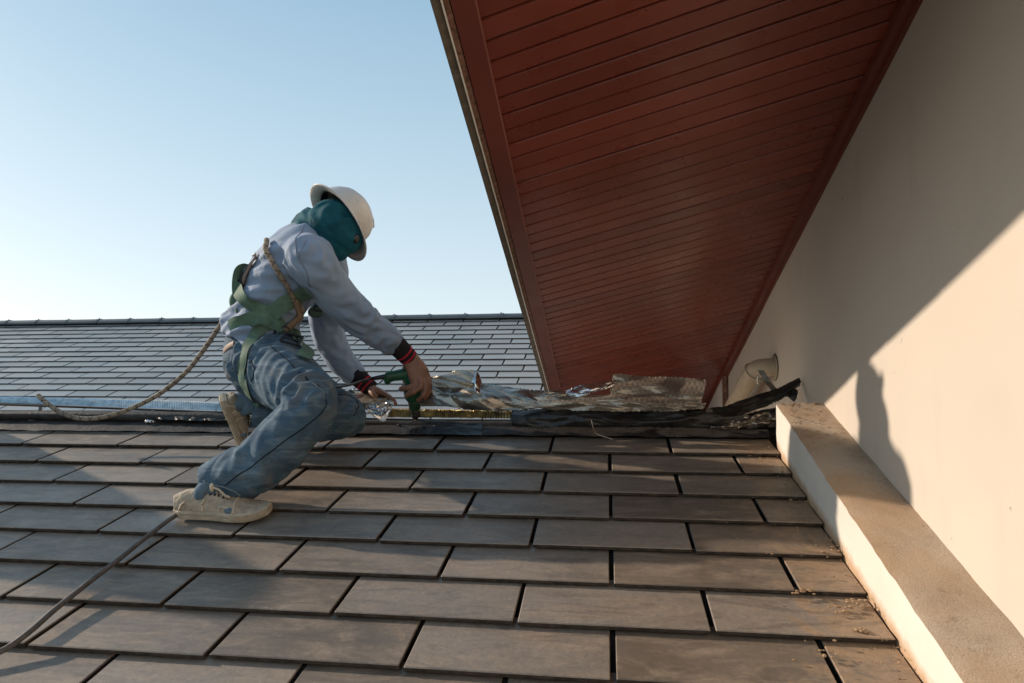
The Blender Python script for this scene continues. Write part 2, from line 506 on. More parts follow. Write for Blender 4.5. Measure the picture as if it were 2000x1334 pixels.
# ------------------------------------------------------------------ planes of the place
PA = radians(17.0)
RN = Vector((0, -sin(PA), cos(PA))); RS = Vector((0, cos(PA), sin(PA))); XX = Vector((1, 0, 0)); ZZ = Vector((0, 0, 1))
RC = -1.0
def roof(x, v, h=0.): return XX * x + RS * v + RN * (RC + h)
def roof_px(px, py, h=0.): return on_plane(px, py, RN, RC + h)
PB = radians(23.5)
FN = Vector((0, -sin(PB), cos(PB))); FS = Vector((0, cos(PB), sin(PB)))
pr = [on_plane(x, 774, FN, -1) for x in (44, 370.6)]
FC = -.4485 / ((pr[1].x - pr[0].x) / 4)
def froof(x, v, h=0.): return XX * x + FS * v + FN * (FC + h)
XW = .785
KX = .62

# ------------------------------------------------------------------ ground
g = mesh('ground', [(-900, -900, -7), (900, -900, -7), (900, 900, -7), (-900, 900, -7)], [(0, 1, 2, 3)], M['ground'])
tag(g, kind='structure')

# ------------------------------------------------------------------ tile roofs
def tile_mesh(name, w, ln, th, mat, bev=.0022, ch=0.):
    bm = bmesh.new()
    bmesh.ops.create_cube(bm, size=1)
    for v in bm.verts:
        v.co = Vector((v.co.x * w, (v.co.y + .5) * ln, (v.co.z - .5) * th))
    bmesh.ops.bevel(bm, geom=[e for e in bm.edges], offset=bev, segments=1, affect='EDGES')
    bm.normal_update()
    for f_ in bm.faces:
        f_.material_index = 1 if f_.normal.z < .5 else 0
    me = bpy.data.meshes.new(name); bm.to_mesh(me); bm.free()
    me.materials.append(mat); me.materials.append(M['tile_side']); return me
def roof_matrix(S, N, p, tilt=0., yaw=0.):
    m = Matrix((XX, S, N)).transposed().to_4x4()
    return Matrix.Translation(p) @ m @ Matrix.Rotation(yaw, 4, 'Z') @ Matrix.Rotation(-tilt, 4, 'X')

near = thing('tiled_roof', 'near roof slope of large brown grey slate tiles the worker kneels on', 'roof', roof(-1, 2.6, -.05))
EXPO, TW, TG, TH = .171, .4485, .0120, .012
mb = MB()
mb.box(roof(-4.2, -.2, -.075), XX * (XW + 4.2 + .05), RS * 2.845, RN * .052)
mb.build('roof_deck', M['deck'], near)
RL = EXPO + .045
cache = {}
for k in range(0, 13):
    vf = 2.407 - EXPO * k
    off = -.2165 if k % 2 == 0 else .0075
    xs = []
    j = -10
    while True:
        x0 = off + j * TW; j += 1
        if x0 + TW < -4.2: continue
        if x0 > KX - .02: break
        xs.append((x0 + TG / 2 * random.uniform(.7, 1.2), min(x0 + TW - TG / 2, KX - .004 - random.uniform(0, .004))))
    for x0, x1 in xs:
        w = round(x1 - x0, 3)
        if w < .03: continue
        ln = RL if k > 0 else EXPO + .01
        key = (round(w, 2) if w < .42 else 0, ln)
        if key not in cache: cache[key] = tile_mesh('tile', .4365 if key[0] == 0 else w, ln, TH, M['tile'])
        o = link('tile', cache[key], near)
        tilt = atan((TH + .004) / EXPO) + random.gauss(0, .003)
        p = roof((x0 + x1) / 2, vf + random.gauss(0, .0012), random.uniform(-.0012, .0018))
        o.matrix_basis = Matrix.Translation(-ORG[near.name]) @ roof_matrix(RS, RN, p, tilt, random.gauss(0, .0022))
# underlay strip above the last course, with torn edge of old flashing
mb = MB()
n = 150; rows_ = []
for i in range(n + 1):
    x = -4.1 + (KX + 4.097) * i / n
    e = .012 * noise.noise(Vector((x * 9, 0, 0))) + .006 * noise.noise(Vector((x * 40, 3, 0)))
    r_ = []
    for j, (v, h) in enumerate(((2.555 + e, .001), (2.575 + e * .5, .007), (2.62, .010), (2.66, .016), (2.69, .004))):
        r_.append(roof(x, v, h + .004 * noise.noise(Vector((x * 14, j * 2.1, 4)))))
    rows_.append(r_)
v = [p for r_ in rows_ for p in r_]; f = [(i * 5 + j, (i + 1) * 5 + j, (i + 1) * 5 + j + 1, i * 5 + j + 1) for i in range(n) for j in range(4)]
mesh('flashing_strip', v, f, M['flash'], near, True)
# the slope beyond the ridge, and the house under it
mb = MB(); BS = Vector((0, cos(PA), -sin(PA)))
mb.box(roof(-4.2, 2.645, -.075), XX * (XW + 4.25), BS * 2.9, Vector((0, 0, .04)))
mb.build('rear_roof_deck', M['bounce_underlay'], near)  # unseen slope, given a pale silver surface to bounce light onto the soffit
hb = thing('house_body', 'rendered lower wall of the house beneath the near tile roof', 'wall', (-1.7, 1.6, -7))
mb = MB(); mb.box((-4.1, .2, -7), (4.88, 0, 0), (0, 3.4, 0), (0, 0, 5.95)); mb.build('wall_block', M['plaster'], hb)

# far roof
far = thing('distant_roof', 'far blue grey slate roof with a straight ridge against the sky', 'roof', froof(-4, 8, 0))
FE = .1585; v774 = on_plane(500, 774.7, FN, FC).dot(FS); vr = on_plane(500, 628, FN, FC).dot(FS)
x774 = on_plane(206, 774, FN, FC).x
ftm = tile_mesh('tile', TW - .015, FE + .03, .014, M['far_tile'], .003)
stuff = MB(); cands = []
for k in range(-7, 40):
    vf = v774 + FE * k
    if vf > vr - .02: break
    ox = x774 + (0 if k % 2 == 0 else TW / 2)
    for j in range(-16, 20):
        xc = ox + j * TW + TW / 2 + (.006 if k % 4 < 2 else -.01)
        if xc < -11.5 or xc > 4.6: continue
        p = froof(xc, vf); q = p - Vector((0, 0, 0))
        d = q.dot(FW); sx = 1000 + FPX * q.dot(RT) / d
        cands.append((xc, vf, -70 < sx < 1150 and k >= -1, d))
vis = sorted([c for c in cands if c[2]], key=lambda c: c[3])[:298]
visset = set((round(c[0], 4), round(c[1], 4)) for c in vis)
for xc, vf, _, _ in cands:
    ln = min(FE + .03, vr - vf)
    mtx = roof_matrix(FS, FN, froof(xc, vf, random.uniform(-.001, .002)), atan(.014 / FE), random.gauss(0, .0025))
    if (round(xc, 4), round(vf, 4)) in visset:
        o = link('tile', ftm, far); o.matrix_basis = Matrix.Translation(-ORG[far.name]) @ mtx
    else:
        stuff.add([mtx @ v.co for v in ftm.vertices], [tuple(p.vertices) for p in ftm.polygons])
so_ = stuff.build('tile_field', M['far_tile'], far); so_['kind'] = 'stuff'
mb = MB(); mb.box(froof(-11.6, v774 - FE * 7.3, -.09), XX * 16.3, FS * (vr - v774 + FE * 7.3 + .02), FN * .07)
RB = Vector((0, cos(PB), -sin(PB)))
mb.box(froof(-11.6, vr + .02, -.09), XX * 16.3, RB * 4.0, Vector((0, 0, .07)))
mb.build('roof_deck', M['deck'], far)
# ridge caps, each half round and lapped, with its clip
rt = froof(0, vr, 0)
capm = MB(); L = .452
sec = []
for a in range(9):
    th = pi * (a / 8); sec.append((-cos(th) * .098, sin(th) * .062))
rr_ = []
for xx, s_ in ((-L / 2, .97), (L / 2 - .03, 1.0), (L / 2 - .03, 1.06), (L / 2 + .012, 1.06)):
    rr_.append([Vector((xx, y * s_, z * s_)) for y, z in sec] + [Vector((xx, y * s_ * .86, z * s_ * .8 - .004)) for y, z in sec[::-1]])
capm.rings(rr_)
me = bpy.data.meshes.new('ridge_cap'); me.from_pydata([tuple(v) for v in capm.v], [], capm.f); me.materials.append(M['ridge'])
clipm = MB(); clipm.tube([(0, 0, .055), (0, 0, .068)], [.006, .005], 6); clipm.ball((0, 0, .068), .009, None, 6, 5)
me2 = bpy.data.meshes.new('cap_screw'); me2.from_pydata([tuple(v) for v in clipm.v], [], clipm.f); me2.materials.append(M['ridge'])
x0 = froof(0, vr).x
xr = on_plane(108, 632, FN, FC).x
for j in range(-10, 26):
    xx = xr + j * L
    if xx < -11.3 or xx > 4.2: continue
    o = link('ridge_cap', me, far); p = Vector((xx, rt.y + .02, rt.z + .0))
    o.location = p - ORG[far.name]; o.rotation_euler = (random.gauss(0, .01), random.gauss(0, .003), 0)
    s2 = link('cap_screw', me2, o); s2.location = (L * .45, 0, 0)
fb = thing('distant_house_body', 'wall of the neighbouring house beneath the far slate roof', 'wall', (-3.4, 10, -7))
mb = MB(); mb.box((-11.3, rt.y - 2.2, -7), (15.8, 0, 0), (0, 5.2, 0), (0, 0, 6.75)); mb.build('wall_block', M['plaster'], fb)

# ------------------------------------------------------------------ upper house: wall, kerb, overhang
wall = thing('house_wall', 'tall cream plaster wall rising beside the near roof under the red overhang', 'wall', (XW + .1, 2.5, -7))
ny, nz = 90, 50
v = []; f = []
def wall_x(y, z):
    return XW + .004 * noise.noise(Vector((y * 1.3, z * 1.3, 0))) 
for i in range(ny + 1):
    for j in range(nz + 1):
        y = -3.2 + 10.2 * i / ny; z = -1.4 + 5.0 * j / nz
        v.append((wall_x(y, z), y, z))
for i in range(ny):
    for j in range(nz):
        a = i * (nz + 1) + j; f.append((a, a + 1, a + nz + 2, a + nz + 1))
mesh('plaster_face', v, f, M['plaster'], wall, True)
mb = MB(); mb.box((XW + .012, -3.2, -7), (.3, 0, 0), (0, 10.2, 0), (0, 0, 10.6)); mb.build('wall_core', M['plaster'], wall)
# far pale panel with a dark bead, at the end of the wall
py0 = on_plane(1421, 735, XX, XW).y
mb = MB(); mb.box((XW - .03, py0, -1.0), (.022, 0, 0), (0, 2.2, 0), (0, 0, 2.3)); mb.build('end_panel', M['white_trim'], wall)
mb = MB(); mb.box((XW - .036, py0 - .028, -1.0), (.03, 0, 0), (0, .026, 0), (0, 0, 2.3)); mb.build('corner_bead', M['bare'], wall)

kerb = thing('parapet_kerb', 'low cream kerb with bare sandy concrete top running down between tiles and wall', 'kerb', roof(.7, 1.8, 0))
oe = [on_plane(px, py, XX, KX) for px, py in ((1520, 795), (1579.5, 880), (1642, 973), (1733, 1111), (1884, 1334))]
# outer top edge: straight fit with the measured slight wobble
ys = [p.y for p in oe]; zs = [p.z for p in oe]
cf = np.polyfit(ys, zs, 1)
def ktop(y): return float(np.polyval(cf, y))
nk = 110; y_a, y_b = -.1, on_plane(1520, 797, XX, KX).y + .03
topv = []; topf = []
for i in range(nk + 1):
    y = y_a + (y_b - y_a) * i / nk
    for j in range(9):
        x = KX + (XW + .01 - KX) * j / 8
        z = ktop(y) + .004 * noise.noise(Vector((x * 9, y * 9, 1))) + .0018 * noise.noise(Vector((x * 45, y * 45, 1)))
        if j == 0: x += .0035 * noise.noise(Vector((y * 22, 0, 9))) - .0; z -= .004
        topv.append((x, y, z))
for i in range(nk):
    for j in range(8):
        a = i * 9 + j; topf.append((a, a + 9, a + 10, a + 1))
mesh('kerb_top', topv, topf, M['kerb_top'], kerb, True)
sv = []; sf = []
for i in range(nk + 1):
    y = y_a + (y_b - y_a) * i / nk
    for j in range(7):
        tt = j / 6
        x, z = topv[i * 9][0] - (0 if j == 0 else .0015), topv[i * 9][2]
        zb = (y * sin(PA) + RC) / cos(PA) - .06
        sv.append((x - .003 * noise.noise(Vector((y * 7, tt * 3, 2))) * (j > 0), y, z + (zb - z) * tt))
for i in range(nk):
    for j in range(6):
        a = i * 7 + j; sf.append((a, a + 1, a + 8, a + 7))
mesh('kerb_face', sv, sf, M['kerb_side'], kerb, True)
mb = MB(); zt = ktop(y_b)
mb.add([(KX, y_b, zt - .004), (XW, y_b, zt), (XW, y_b, zt - .4), (KX, y_b, zt - .4), (KX + .002, y_b + .004, zt - .006), (XW, y_b + .006, zt - .003), (XW, y_b + .004, zt - .4), (KX, y_b + .004, zt - .4)],
       [(0, 1, 2, 3), (4, 5, 6, 7), (0, 4, 5, 1), (3, 0, 4, 7)])
mb.build('kerb_end', M['kerb_side'], kerb)

# overhang frame: V runs down along the verge, Bd from eave edge to wall
w0 = on_plane(1790, 0, XX, XW); w1 = on_plane(1389, 791, XX, XW)
V = (w1 - w0).normalized()
SC = .905
# eave point found from the sun shadow on the wall
ep = Vector((-.314, 1.612, .95)) * SC
ep = ray(930, 0) * (ep.dot(FW))
N = (w0 - ep).cross(V).normalized()
if N.z < 0: N = -N
NC = N.dot(w0)
def ov(px, py, h=0.): return on_plane(px, py, N, NC + h)
e0 = ov(930, 0); e1 = ov(1095, 760)
lb, rb = ov(1067, 540), ov(1554.6, 405)
# direction of the boards, brought onto the inner edges
Bd = rb - lb
Bd = Bd / Bd.x                      # per metre of x
exx = e0.x
print('overhang', e0, e1, 'V', V, 'Bd', Bd, 'N', N)
over = thing('roof_overhang', 'sloping red brown boarded soffit with fascia jutting out from the cream wall', 'roof overhang', (e0 + w0) / 2)
Vp = (e1 - e0).normalized()
print('Vp', Vp, V)
inner = lambda s: e0 + Vp * s       # eave inner edge, s metres down the verge
width = XW - e0.x - .002
BW = .0735 * SC
s_start = -2.6; s_end = 5.6 * SC
nb = int((s_end - s_start) / BW)
bm_ = MB()
gap = .0065
W_ = Bd * (width + .05); Vb = Vp * (BW - gap)
th = .012
dn = -N
# board: shallow V edges, bottom face at plane
o0 = Vector((0, 0, 0))
c_ = Vp * .0022
prof = [(.0, .0045), (.0022, .0), (BW - gap - .0022, 0), (BW - gap, .0045), (BW - gap, th), (0, th)]
bm_.rings([[o0 + Vp * a + N * h for a, h in prof], [o0 + W_ + Vp * a + N * h for a, h in prof]])
bme = bpy.data.meshes.new('soffit_board'); bme.from_pydata([tuple(v) for v in bm_.v], [], bm_.f)
b2 = bmesh.new(); b2.from_mesh(bme); bmesh.ops.recalc_face_normals(b2, faces=b2.faces); b2.to_mesh(b2 and bme); b2.free()
bme.materials.append(M['red'])
for i in range(nb):
    s = s_start + i * BW
    o = link('soffit_board', bme, over)
    o.location = inner(s) - ORG[over.name] + N * random.gauss(0, .0007) + Vp * random.gauss(0, .0006)
mb = MB()
mb.box(inner(s_start) - Bd * .1 + N * (th + .001), Bd * (width + .1), Vp * (s_end - s_start), N * .03)
mb.build('soffit_backing', M['gap'], over)
# edge members outward from the boards (widths in metres of x)
LEN = Vp * (s_end - s_start + .05); b0 = inner(s_start - .05)
def xat(px): return ov(px, 0).x - e0.x
mb = MB(); mb.box(b0 - Bd * .055 - N * .014, Bd * .052, LEN, N * .05)
mb.build('fascia_board', M['red_dark'], over)
mb = MB(); mb.box(b0 - Bd * .003 - N * .0146, Bd * .0045, LEN, N * .022)
mb.build('fascia_lit_side', M['red_lit_side'], over)  # paler strip standing for the lit inner side of the fascia
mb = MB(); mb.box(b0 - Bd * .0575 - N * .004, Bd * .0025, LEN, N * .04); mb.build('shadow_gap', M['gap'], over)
# ragged raw strip
rv = []; nn_ = 160
for i in range(nn_ + 1):
    p = b0 + LEN * (i / nn_); e = .0016 * noise.noise(Vector((i * .9, 0, 0)))
    rv.append([p - Bd * .0575 - N * (.010 + e), p - Bd * (.071 + e) - N * (.008), p - Bd * .071 + N * .03, p - Bd * .0575 + N * .03])
mb = MB(); mb.rings(rv); mb.build('batten_edge', M['bare'], over)
mb = MB(); mb.box(b0 - Bd * .0755 - N * .014, Bd * .004, LEN, N * .06); mb.build('drip_edge', M['metal_edge'], over)
# verge tiles seen from below
tl = .34
tmb = MB(); tmb.box((0, 0, 0), Bd * .024, Vp * (tl - .003), N * .012)
tmb.box(N * .012 + Bd * .004, Bd * .3, Vp * (tl - .003), N * .02)
tme = bpy.data.meshes.new('verge_tile'); tme.from_pydata([tuple(v) for v in tmb.v], [], tmb.f); tme.materials.append(M['eave_tile'])
for i in range(int((s_end - s_start) / tl) + 1):
    o = link('verge_tile', tme, over)
    o.location = b0 + Vp * (i * tl + .12) - Bd * (.0975 + random.uniform(-.0012, .0012)) + N * (-.004 + random.uniform(-.001, .001)) - ORG[over.name]
# roof slab above, and moulding along the wall
mb = MB(); mb.box(b0 - Bd * .07 + N * .045, Bd * (width + .5), LEN, N * .12); mb.build('roof_slab', M['tile'], over)
mb = MB()
wl0 = b0 + Bd * width; wl0 = w0 + V * (wl0 - w0).dot(V); LENW = V * LEN.length
mb.box(wl0 - Bd * .045 - N * .022, Bd * .048, LENW, N * .021)
mb.box(wl0 - Bd * .018 - N * .03, Bd * .019, LENW, N * .008)
mb.build('wall_moulding', M['red_dark'], over)

# ------------------------------------------------------------------ drain pipe with flange and strap
wp = on_plane(1514, 718, XX, XW - .002)
pipe = thing('drain_pipe', 'cream plastic pipe leaving the wall through a round flange and bending down', 'pipe', wp)
mb = MB(); r = .043
path = catmull([wp + Vector((.01, 0, 0)), wp + Vector((-.04, 0, 0)), wp + Vector((-.078, .03, -.008)), wp + Vector((-.098, .10, -.045)), wp + Vector((-.100, .42, -.16)), wp + Vector((-.102, 1.2, -.42))], 8)
mb.tube(path, r, 24); mb.build('pipe_run', M['pipe'], pipe, True)
mb = MB(); mb.tube([wp + Vector((.004, 0, 0)), wp + Vector((-.006, 0, 0))], .058, 32); mb.build('flange', M['pipe'], pipe, False)
mb = MB(); mb.tube([wp + Vector((.003, 0, .002)), wp + Vector((-.002, 0, .002))], .063, 32); mb.build('sealant_ring', M['black'], pipe)
mb = MB(); q = path[20]; mb.tube([path[19], path[20]], r + .006, 24); mb.build('collar', M['pipe'], pipe, True)

# ------------------------------------------------------------------ ridge works
RY = 2.88
def ry(px, py, y=RY):
    r_ = ray(px, py); return r_ * (y / r_.y)
# dark ridge purlin under the vent strip
rp = thing('ridge_purlin', 'dark weathered ridge beam lying along the open top of the near roof', 'beam', ry(800, 822))
rings = []
for i in range(80):
    x = -4.1 + 4.88 * i / 79
    dz_ = .030 * min(1, max(0, (x + 1.75) / .35)) - .022 * min(1, max(0, (x - .3) / .3))
    c = Vector((x, 2.83 + .006 * noise.noise(Vector((x * 2, 0, 0))), -.150 - dz_ - .004 * noise.noise(Vector((x * 3, 1, 0)))))
    ring = []
    for k in range(10):
        a = 2 * pi * k / 10
        ring.append(c + Vector((0, cos(a) * .028, sin(a) * .023)) * (1 + .10 * noise.noise(Vector((x * 12, k * .7, 0)))))
    rings.append(ring)
mb = MB(); mb.rings(rings); mb.build('beam_face', M['flash'], rp, True)
mb = MB(); mb.box((.52, 2.86, -.62), (XW - .522, 0, 0), (0, .05, 0), (0, 0, .47)); mb.build('end_block', M['flash'], rp)

def pleated(name, label, pts_top, pts_bot, mat, pitch, amp, cat='vent strip'):
    """accordion pleated metal ribbon between two polylines"""
    T = catmull(pts_top, 40); Bt = catmull(pts_bot, 40)
    Lh = sum((T[i + 1] - T[i]).length for i in range(len(T) - 1))
    n = int(Lh / pitch) * 2
    def samp(P, t):
        a = t * (len(P) - 1); i = min(int(a), len(P) - 2); return P[i].lerp(P[i + 1], a - i)
    v = []; f = []; rows = 5
    for i in range(n + 1):
        t = i / n; a, b = samp(T, t), samp(Bt, t)
        nr = (b - a).cross(samp(T, min(1, t + .01)) - samp(T, max(0, t - .01))).normalized()
        if nr.y > 0: nr = -nr
        for j in range(rows):
            p = a.lerp(b, j / (rows - 1)) + nr * (amp if i % 2 else -amp) + nr * .004 * noise.noise(Vector((t * 22, j * .8, 5)))
            p += Vector((.0, 0, .0018 * noise.noise(Vector((t * 60, j, 7)))))
            v.append(p)
    for i in range(n):
        for j in range(rows - 1):
            a = i * rows + j; f.append((a, a + 1, a + rows + 1, a + rows))
    o = mesh(name, v, f, mat, None, False, pts_bot[1])
    tag(o, label, cat); return o
pleated('vent_strip', 'blue silver pleated metal strip standing along the ridge left of the worker', [ry(-260, 768), ry(0, 774), ry(200, 779), ry(430, 785.5), ry(520, 789)],
        [ry(-260, 779, 2.86), ry(0, 786.5, 2.86), ry(200, 794, 2.86), ry(430, 802, 2.86), ry(520, 806, 2.86)], M['pleat'], .0098, .0034)
pleated('vent_strip', 'tarnished gold pleated metal strip under the drill and the torn foil', [ry(742, 797), ry(850, 799), ry(950, 801), ry(1090, 803)],
        [ry(742, 815, 2.86), ry(850, 816, 2.86), ry(950, 817, 2.86), ry(1090, 819, 2.86)], M['pleat_gold'], .0105, .0050)
bt = thing('ridge_batten', 'thin dark metal rail carrying the pleated strip above the ridge', 'rail', ry(300, 800))
mb = MB(); mb.tube(catmull([ry(-260, 783, 2.87), ry(0, 790, 2.87), ry(200, 797, 2.87), ry(430, 806, 2.87), ry(740, 819, 2.87), ry(1090, 822, 2.87), ry(1350, 824, 2.87)], 6), .0055, 6); mb.build('rail', M['black'], bt)
for px, py in ((78, 796), (298, 803)):
    mb = MB(); p = ry(px, py, 2.865); mb.box(p - XX * .007 - ZZ * .055, XX * .016, Vector((0, .004, 0)), ZZ * .06)
    mb.box(p - XX * .012 - ZZ * .058 - Vector((0, .05, 0)), XX * .026, Vector((0, .055, 0)), ZZ * .004)
    mb.build('bracket', M['galv'], bt)
p = roof_px(294, 826, .012); mb = MB()
for i in range(6): mb.ball(p + Vector((random.uniform(-.012, .012), random.uniform(-.02, .03), random.uniform(0, .012))), random.uniform(.006, .011), None, 7, 5)
o = mb.build('sealant_blob', M['foil_plain'], None, False, p); tag(o, 'white and black sealant blob at the foot of the rail bracket', 'sealant')

def sheet(name, label, top, bot, mat, amp=.012, freq=9, seed=0, nv=14, sag=0., cat='foil', curl=0., parent=None, ragged=.0, uvs=1.):
    """crumpled sheet: lofted between two polylines, creased by ridged noise"""
    T = catmull(top, 14); n = len(T); Bt = catmull(bot, 14)
    m = len(Bt)
    def samp(P, t):
        a = t * (len(P) - 1); i = min(int(a), len(P) - 2); return P[i].lerp(P[i + 1], a - i)
    nu = max(60, n * 2)
    foil_ = cat == 'foil'
    if foil_: nu, nv = max(nu, 110), max(nv, 16)
    rf_ = random.Random(seed * 13 + 5)
    waves = [(rf_.uniform(.9, 3.2) * freq * .34 * rf_.choice((-1, 1)), rf_.uniform(.5, 2.8), rf_.random(), rf_.uniform(.3, 1.)) for _ in range(6)]
    tri = lambda q_: abs((q_ % 1.) * 2 - 1)
    v = []; uvl = []; Lx = 0; prev = None
    for i in range(nu + 1):
        t = i / nu; a, b = samp(T, t), samp(Bt, t)
        if prev is not None: Lx += (a - prev).length
        prev = a
        for j in range(nv + 1):
            s_ = j / nv
            p = a.lerp(b, s_)
            p = p + Vector((0, -1, 0)) * sag * sin(pi * s_) 
            q = Vector((p.x * freq, s_ * freq * .35, seed * 7.3))
            nz1 = noise.noise(q) ; nz2 = noise.noise(q * 2.3 + Vector((3, 1, 0))); nz3 = noise.noise(q * 5.1)
            rid = (1 - abs(nz1) * 2.4) * .6 + (1 - abs(nz2) * 2.2) * .3 + nz3 * .18
            if foil_:
                w_ = .25 * noise.noise(Vector((p.x * 5, s_ * 1.5, seed)))
                rid = sum(wa * (tri(p.x * fx + s_ * fs + ph + w_) - .5) for fx, fs, ph, wa in waves) * .75
            p = p + Vector((0, -1, .25)) * amp * rid
            p += Vector((0, 0, 1)) * amp * .35 * nz2
            if ragged and (i < 3 or i > nu - 3 or j == 0 or j == nv):
                p += Vector((noise.noise(Vector((i * 1.7, j * 2.3, seed))), 0, noise.noise(Vector((i * 1.3, j * 1.9, seed + 4))))) * ragged
            v.append(p); uvl.append((Lx * uvs, s_ * (a - b).length * uvs))
    f = [(i * (nv + 1) + j, i * (nv + 1) + j + 1, (i + 1) * (nv + 1) + j + 1, (i + 1) * (nv + 1) + j) for i in range(nu) for j in range(nv)]
    # give it thickness
    K = len(v); v2 = v + [p + Vector((0, .0012, -.0006)) for p in v]
    f2 = f + [tuple(x + K for x in q[::-1]) for q in f]
    me = bpy.data.meshes.new(name)
    org = ORG[parent.name] if parent else (top[len(top) // 2] + bot[len(bot) // 2]) / 2
    me.from_pydata([tuple(p - org) for p in v2], [], f2)
    uvlay = me.uv_layers.new(name='UVMap')
    for lp in me.loops: uvlay.data[lp.index].uv = uvl[lp.vertex_index % K]
    me.materials.append(mat)
    if not foil_: me.shade_smooth()
    o = link(name, me, parent, org)
    if not parent: tag(o, label, cat)
    return o

D = lambda px, py, y: ry(px, py, y)
sheet('foil_sheet', 'dull crumpled silver foil heaped on the ridge right of the drill', [D(822, 742, 2.86), D(880, 738, 2.85), D(940, 748, 2.84), D(1000, 756, 2.84), D(1060, 764, 2.85), D(1112, 769, 2.86)],
      [D(822, 792, 2.80), D(880, 795, 2.78), D(940, 800, 2.76), D(1000, 800, 2.76), D(1060, 796, 2.76), D(1115, 792, 2.77)], M['foil_dark'], .024, 4.6, 1, 20, .03, ragged=.006)
sheet('foil_flap', 'bright folded foil peak standing up beside the drill', [D(843, 738, 2.80), D(868, 730, 2.79), D(900, 722, 2.78), D(928, 723, 2.78)],
      [D(846, 757, 2.76), D(868, 756, 2.75), D(900, 758, 2.74), D(924, 757, 2.75)], M['foil'], .008, 12, 2, 10, .01, ragged=.003)
sheet('foil_fold', 'narrow bright foil crease hanging down from the folded peak', [D(922, 724, 2.78), D(934, 728, 2.78), D(941, 746, 2.79)],
      [D(924, 760, 2.74), D(928, 764, 2.73), D(938, 770, 2.74)], M['foil_plain'], .006, 16, 3, 8, .01, ragged=.003)
sheet('foil_sheet', 'large stiff silver foil flap with ruled lines standing highest on the ridge', [D(1197, 732, 2.88), D(1250, 734, 2.88), D(1310, 737, 2.88), D(1379, 740, 2.87)],
      [D(1188, 790, 2.80), D(1250, 792, 2.80), D(1310, 794, 2.80), D(1366, 795, 2.80)], M['foil'], .015, 4.2, 4, 20, .03, ragged=.005)
sheet('foil_ribbon', 'shiny blue white foil ribbon twisting up to the tall foil flap', [D(1104, 764, 2.80), D(1130, 754, 2.80), D(1165, 747, 2.80), D(1199, 743, 2.81)],
      [D(1110, 777, 2.77), D(1135, 774, 2.76), D(1165, 765, 2.76), D(1201, 752, 2.78)], M['foil_plain'], .007, 14, 5, 8, .008, ragged=.002)
sheet('foil_scrim', 'scrim reinforced foil fold with a brown diamond net drooping over the black membrane', [D(1015, 778, 2.80), D(1070, 774, 2.78), D(1130, 771, 2.77), D(1215, 770, 2.76), D(1300, 776, 2.76), D(1378, 788, 2.77)],
      [D(1018, 798, 2.75), D(1070, 800, 2.74), D(1130, 801, 2.73), D(1215, 803, 2.72), D(1300, 802, 2.72), D(1372, 800, 2.73)], M['foil'], .014, 4.6, 6, 16, .022, ragged=.004)
sheet('foil_sheet', 'thin tan foil curl lying between the two foil heaps', [D(1062, 765, 2.78), D(1085, 763, 2.78), D(1106, 764, 2.78)],
      [D(1064, 772, 2.76), D(1085, 775, 2.75), D(1106, 776, 2.75)], M['foil_dark'], .006, 15, 7, 6, .006)
sheet('foil_sheet', 'crumpled shiny foil scrap under the worker left hand', [D(655, 768, 2.86), D(690, 764, 2.86), D(725, 771, 2.85), D(764, 771, 2.85)],
      [D(672, 800, 2.78), D(700, 797, 2.76), D(735, 800, 2.75), D(768, 786, 2.77)], M['foil'], .016, 8, 8, 14, .02, ragged=.006)
sheet('foil_scrap', 'torn brownish foil end curling down beside the worker knee', [D(716, 792, 2.76), D(742, 788, 2.76), D(770, 784, 2.77)],
      [D(722, 806, 2.74), D(748, 824, 2.73), D(764, 800, 2.75)], M['foil_plain'], .010, 15, 9, 10, .01, ragged=.006)
sheet('foil_scrap', 'small glittering foil wad beside the worker left cuff', [D(668, 762, 2.84), D(682, 759, 2.84), D(692, 764, 2.84)],
      [D(664, 775, 2.82), D(680, 778, 2.81), D(694, 776, 2.82)], M['foil_plain'], .010, 26, 10, 8, .005, ragged=.005)
# membrane
sheet('bitumen_membrane', 'long black torn rubber membrane slumped along the ridge under the foil', [D(1000, 800, 2.80), D(1060, 799, 2.78), D(1130, 796, 2.77), D(1230, 799, 2.76), D(1330, 799, 2.76), D(1400, 800, 2.77), D(1450, 793, 2.80)],
      [D(1000, 832, 2.74), D(1060, 836, 2.73), D(1130, 829, 2.72), D(1230, 832, 2.72), D(1330, 832, 2.72), D(1400, 832, 2.73), D(1450, 826, 2.75)], M['rubber'], .022, 4.2, 11, 14, .02, cat='membrane', ragged=.006)
sheet('bitumen_membrane', 'black membrane strip curling up to a torn tip against the wall', [D(1375, 800, 2.82), D(1420, 791, 2.84), D(1470, 774, 2.87), D(1520, 757, 2.90), D(1560, 738, 2.93)],
      [D(1375, 826, 2.78), D(1420, 818, 2.80), D(1470, 803, 2.83), D(1520, 784, 2.87), D(1562, 752, 2.92)], M['rubber'], .012, 8, 12, 12, .02, cat='membrane', ragged=.005)
sheet('bitumen_membrane', 'lower black membrane layer tucked behind the end of the kerb', [D(1380, 818, 2.78), D(1440, 810, 2.80), D(1500, 800, 2.84), D(1545, 790, 2.88)],
      [D(1380, 838, 2.75), D(1440, 838, 2.76), D(1500, 836, 2.79), D(1522, 832, 2.83)], M['rubber'], .018, 10, 13, 12, .02, cat='membrane', ragged=.004)
sheet('membrane_tab', 'ragged olive black flap hanging below the raised membrane tip', [D(1536, 765, 2.90), D(1548, 760, 2.90), D(1558, 762, 2.90)],
      [D(1540, 776, 2.88), D(1550, 784, 2.88), D(1556, 776, 2.88)], M['rubber'], .006, 20, 14, 6, .004, cat='membrane', ragged=.004)
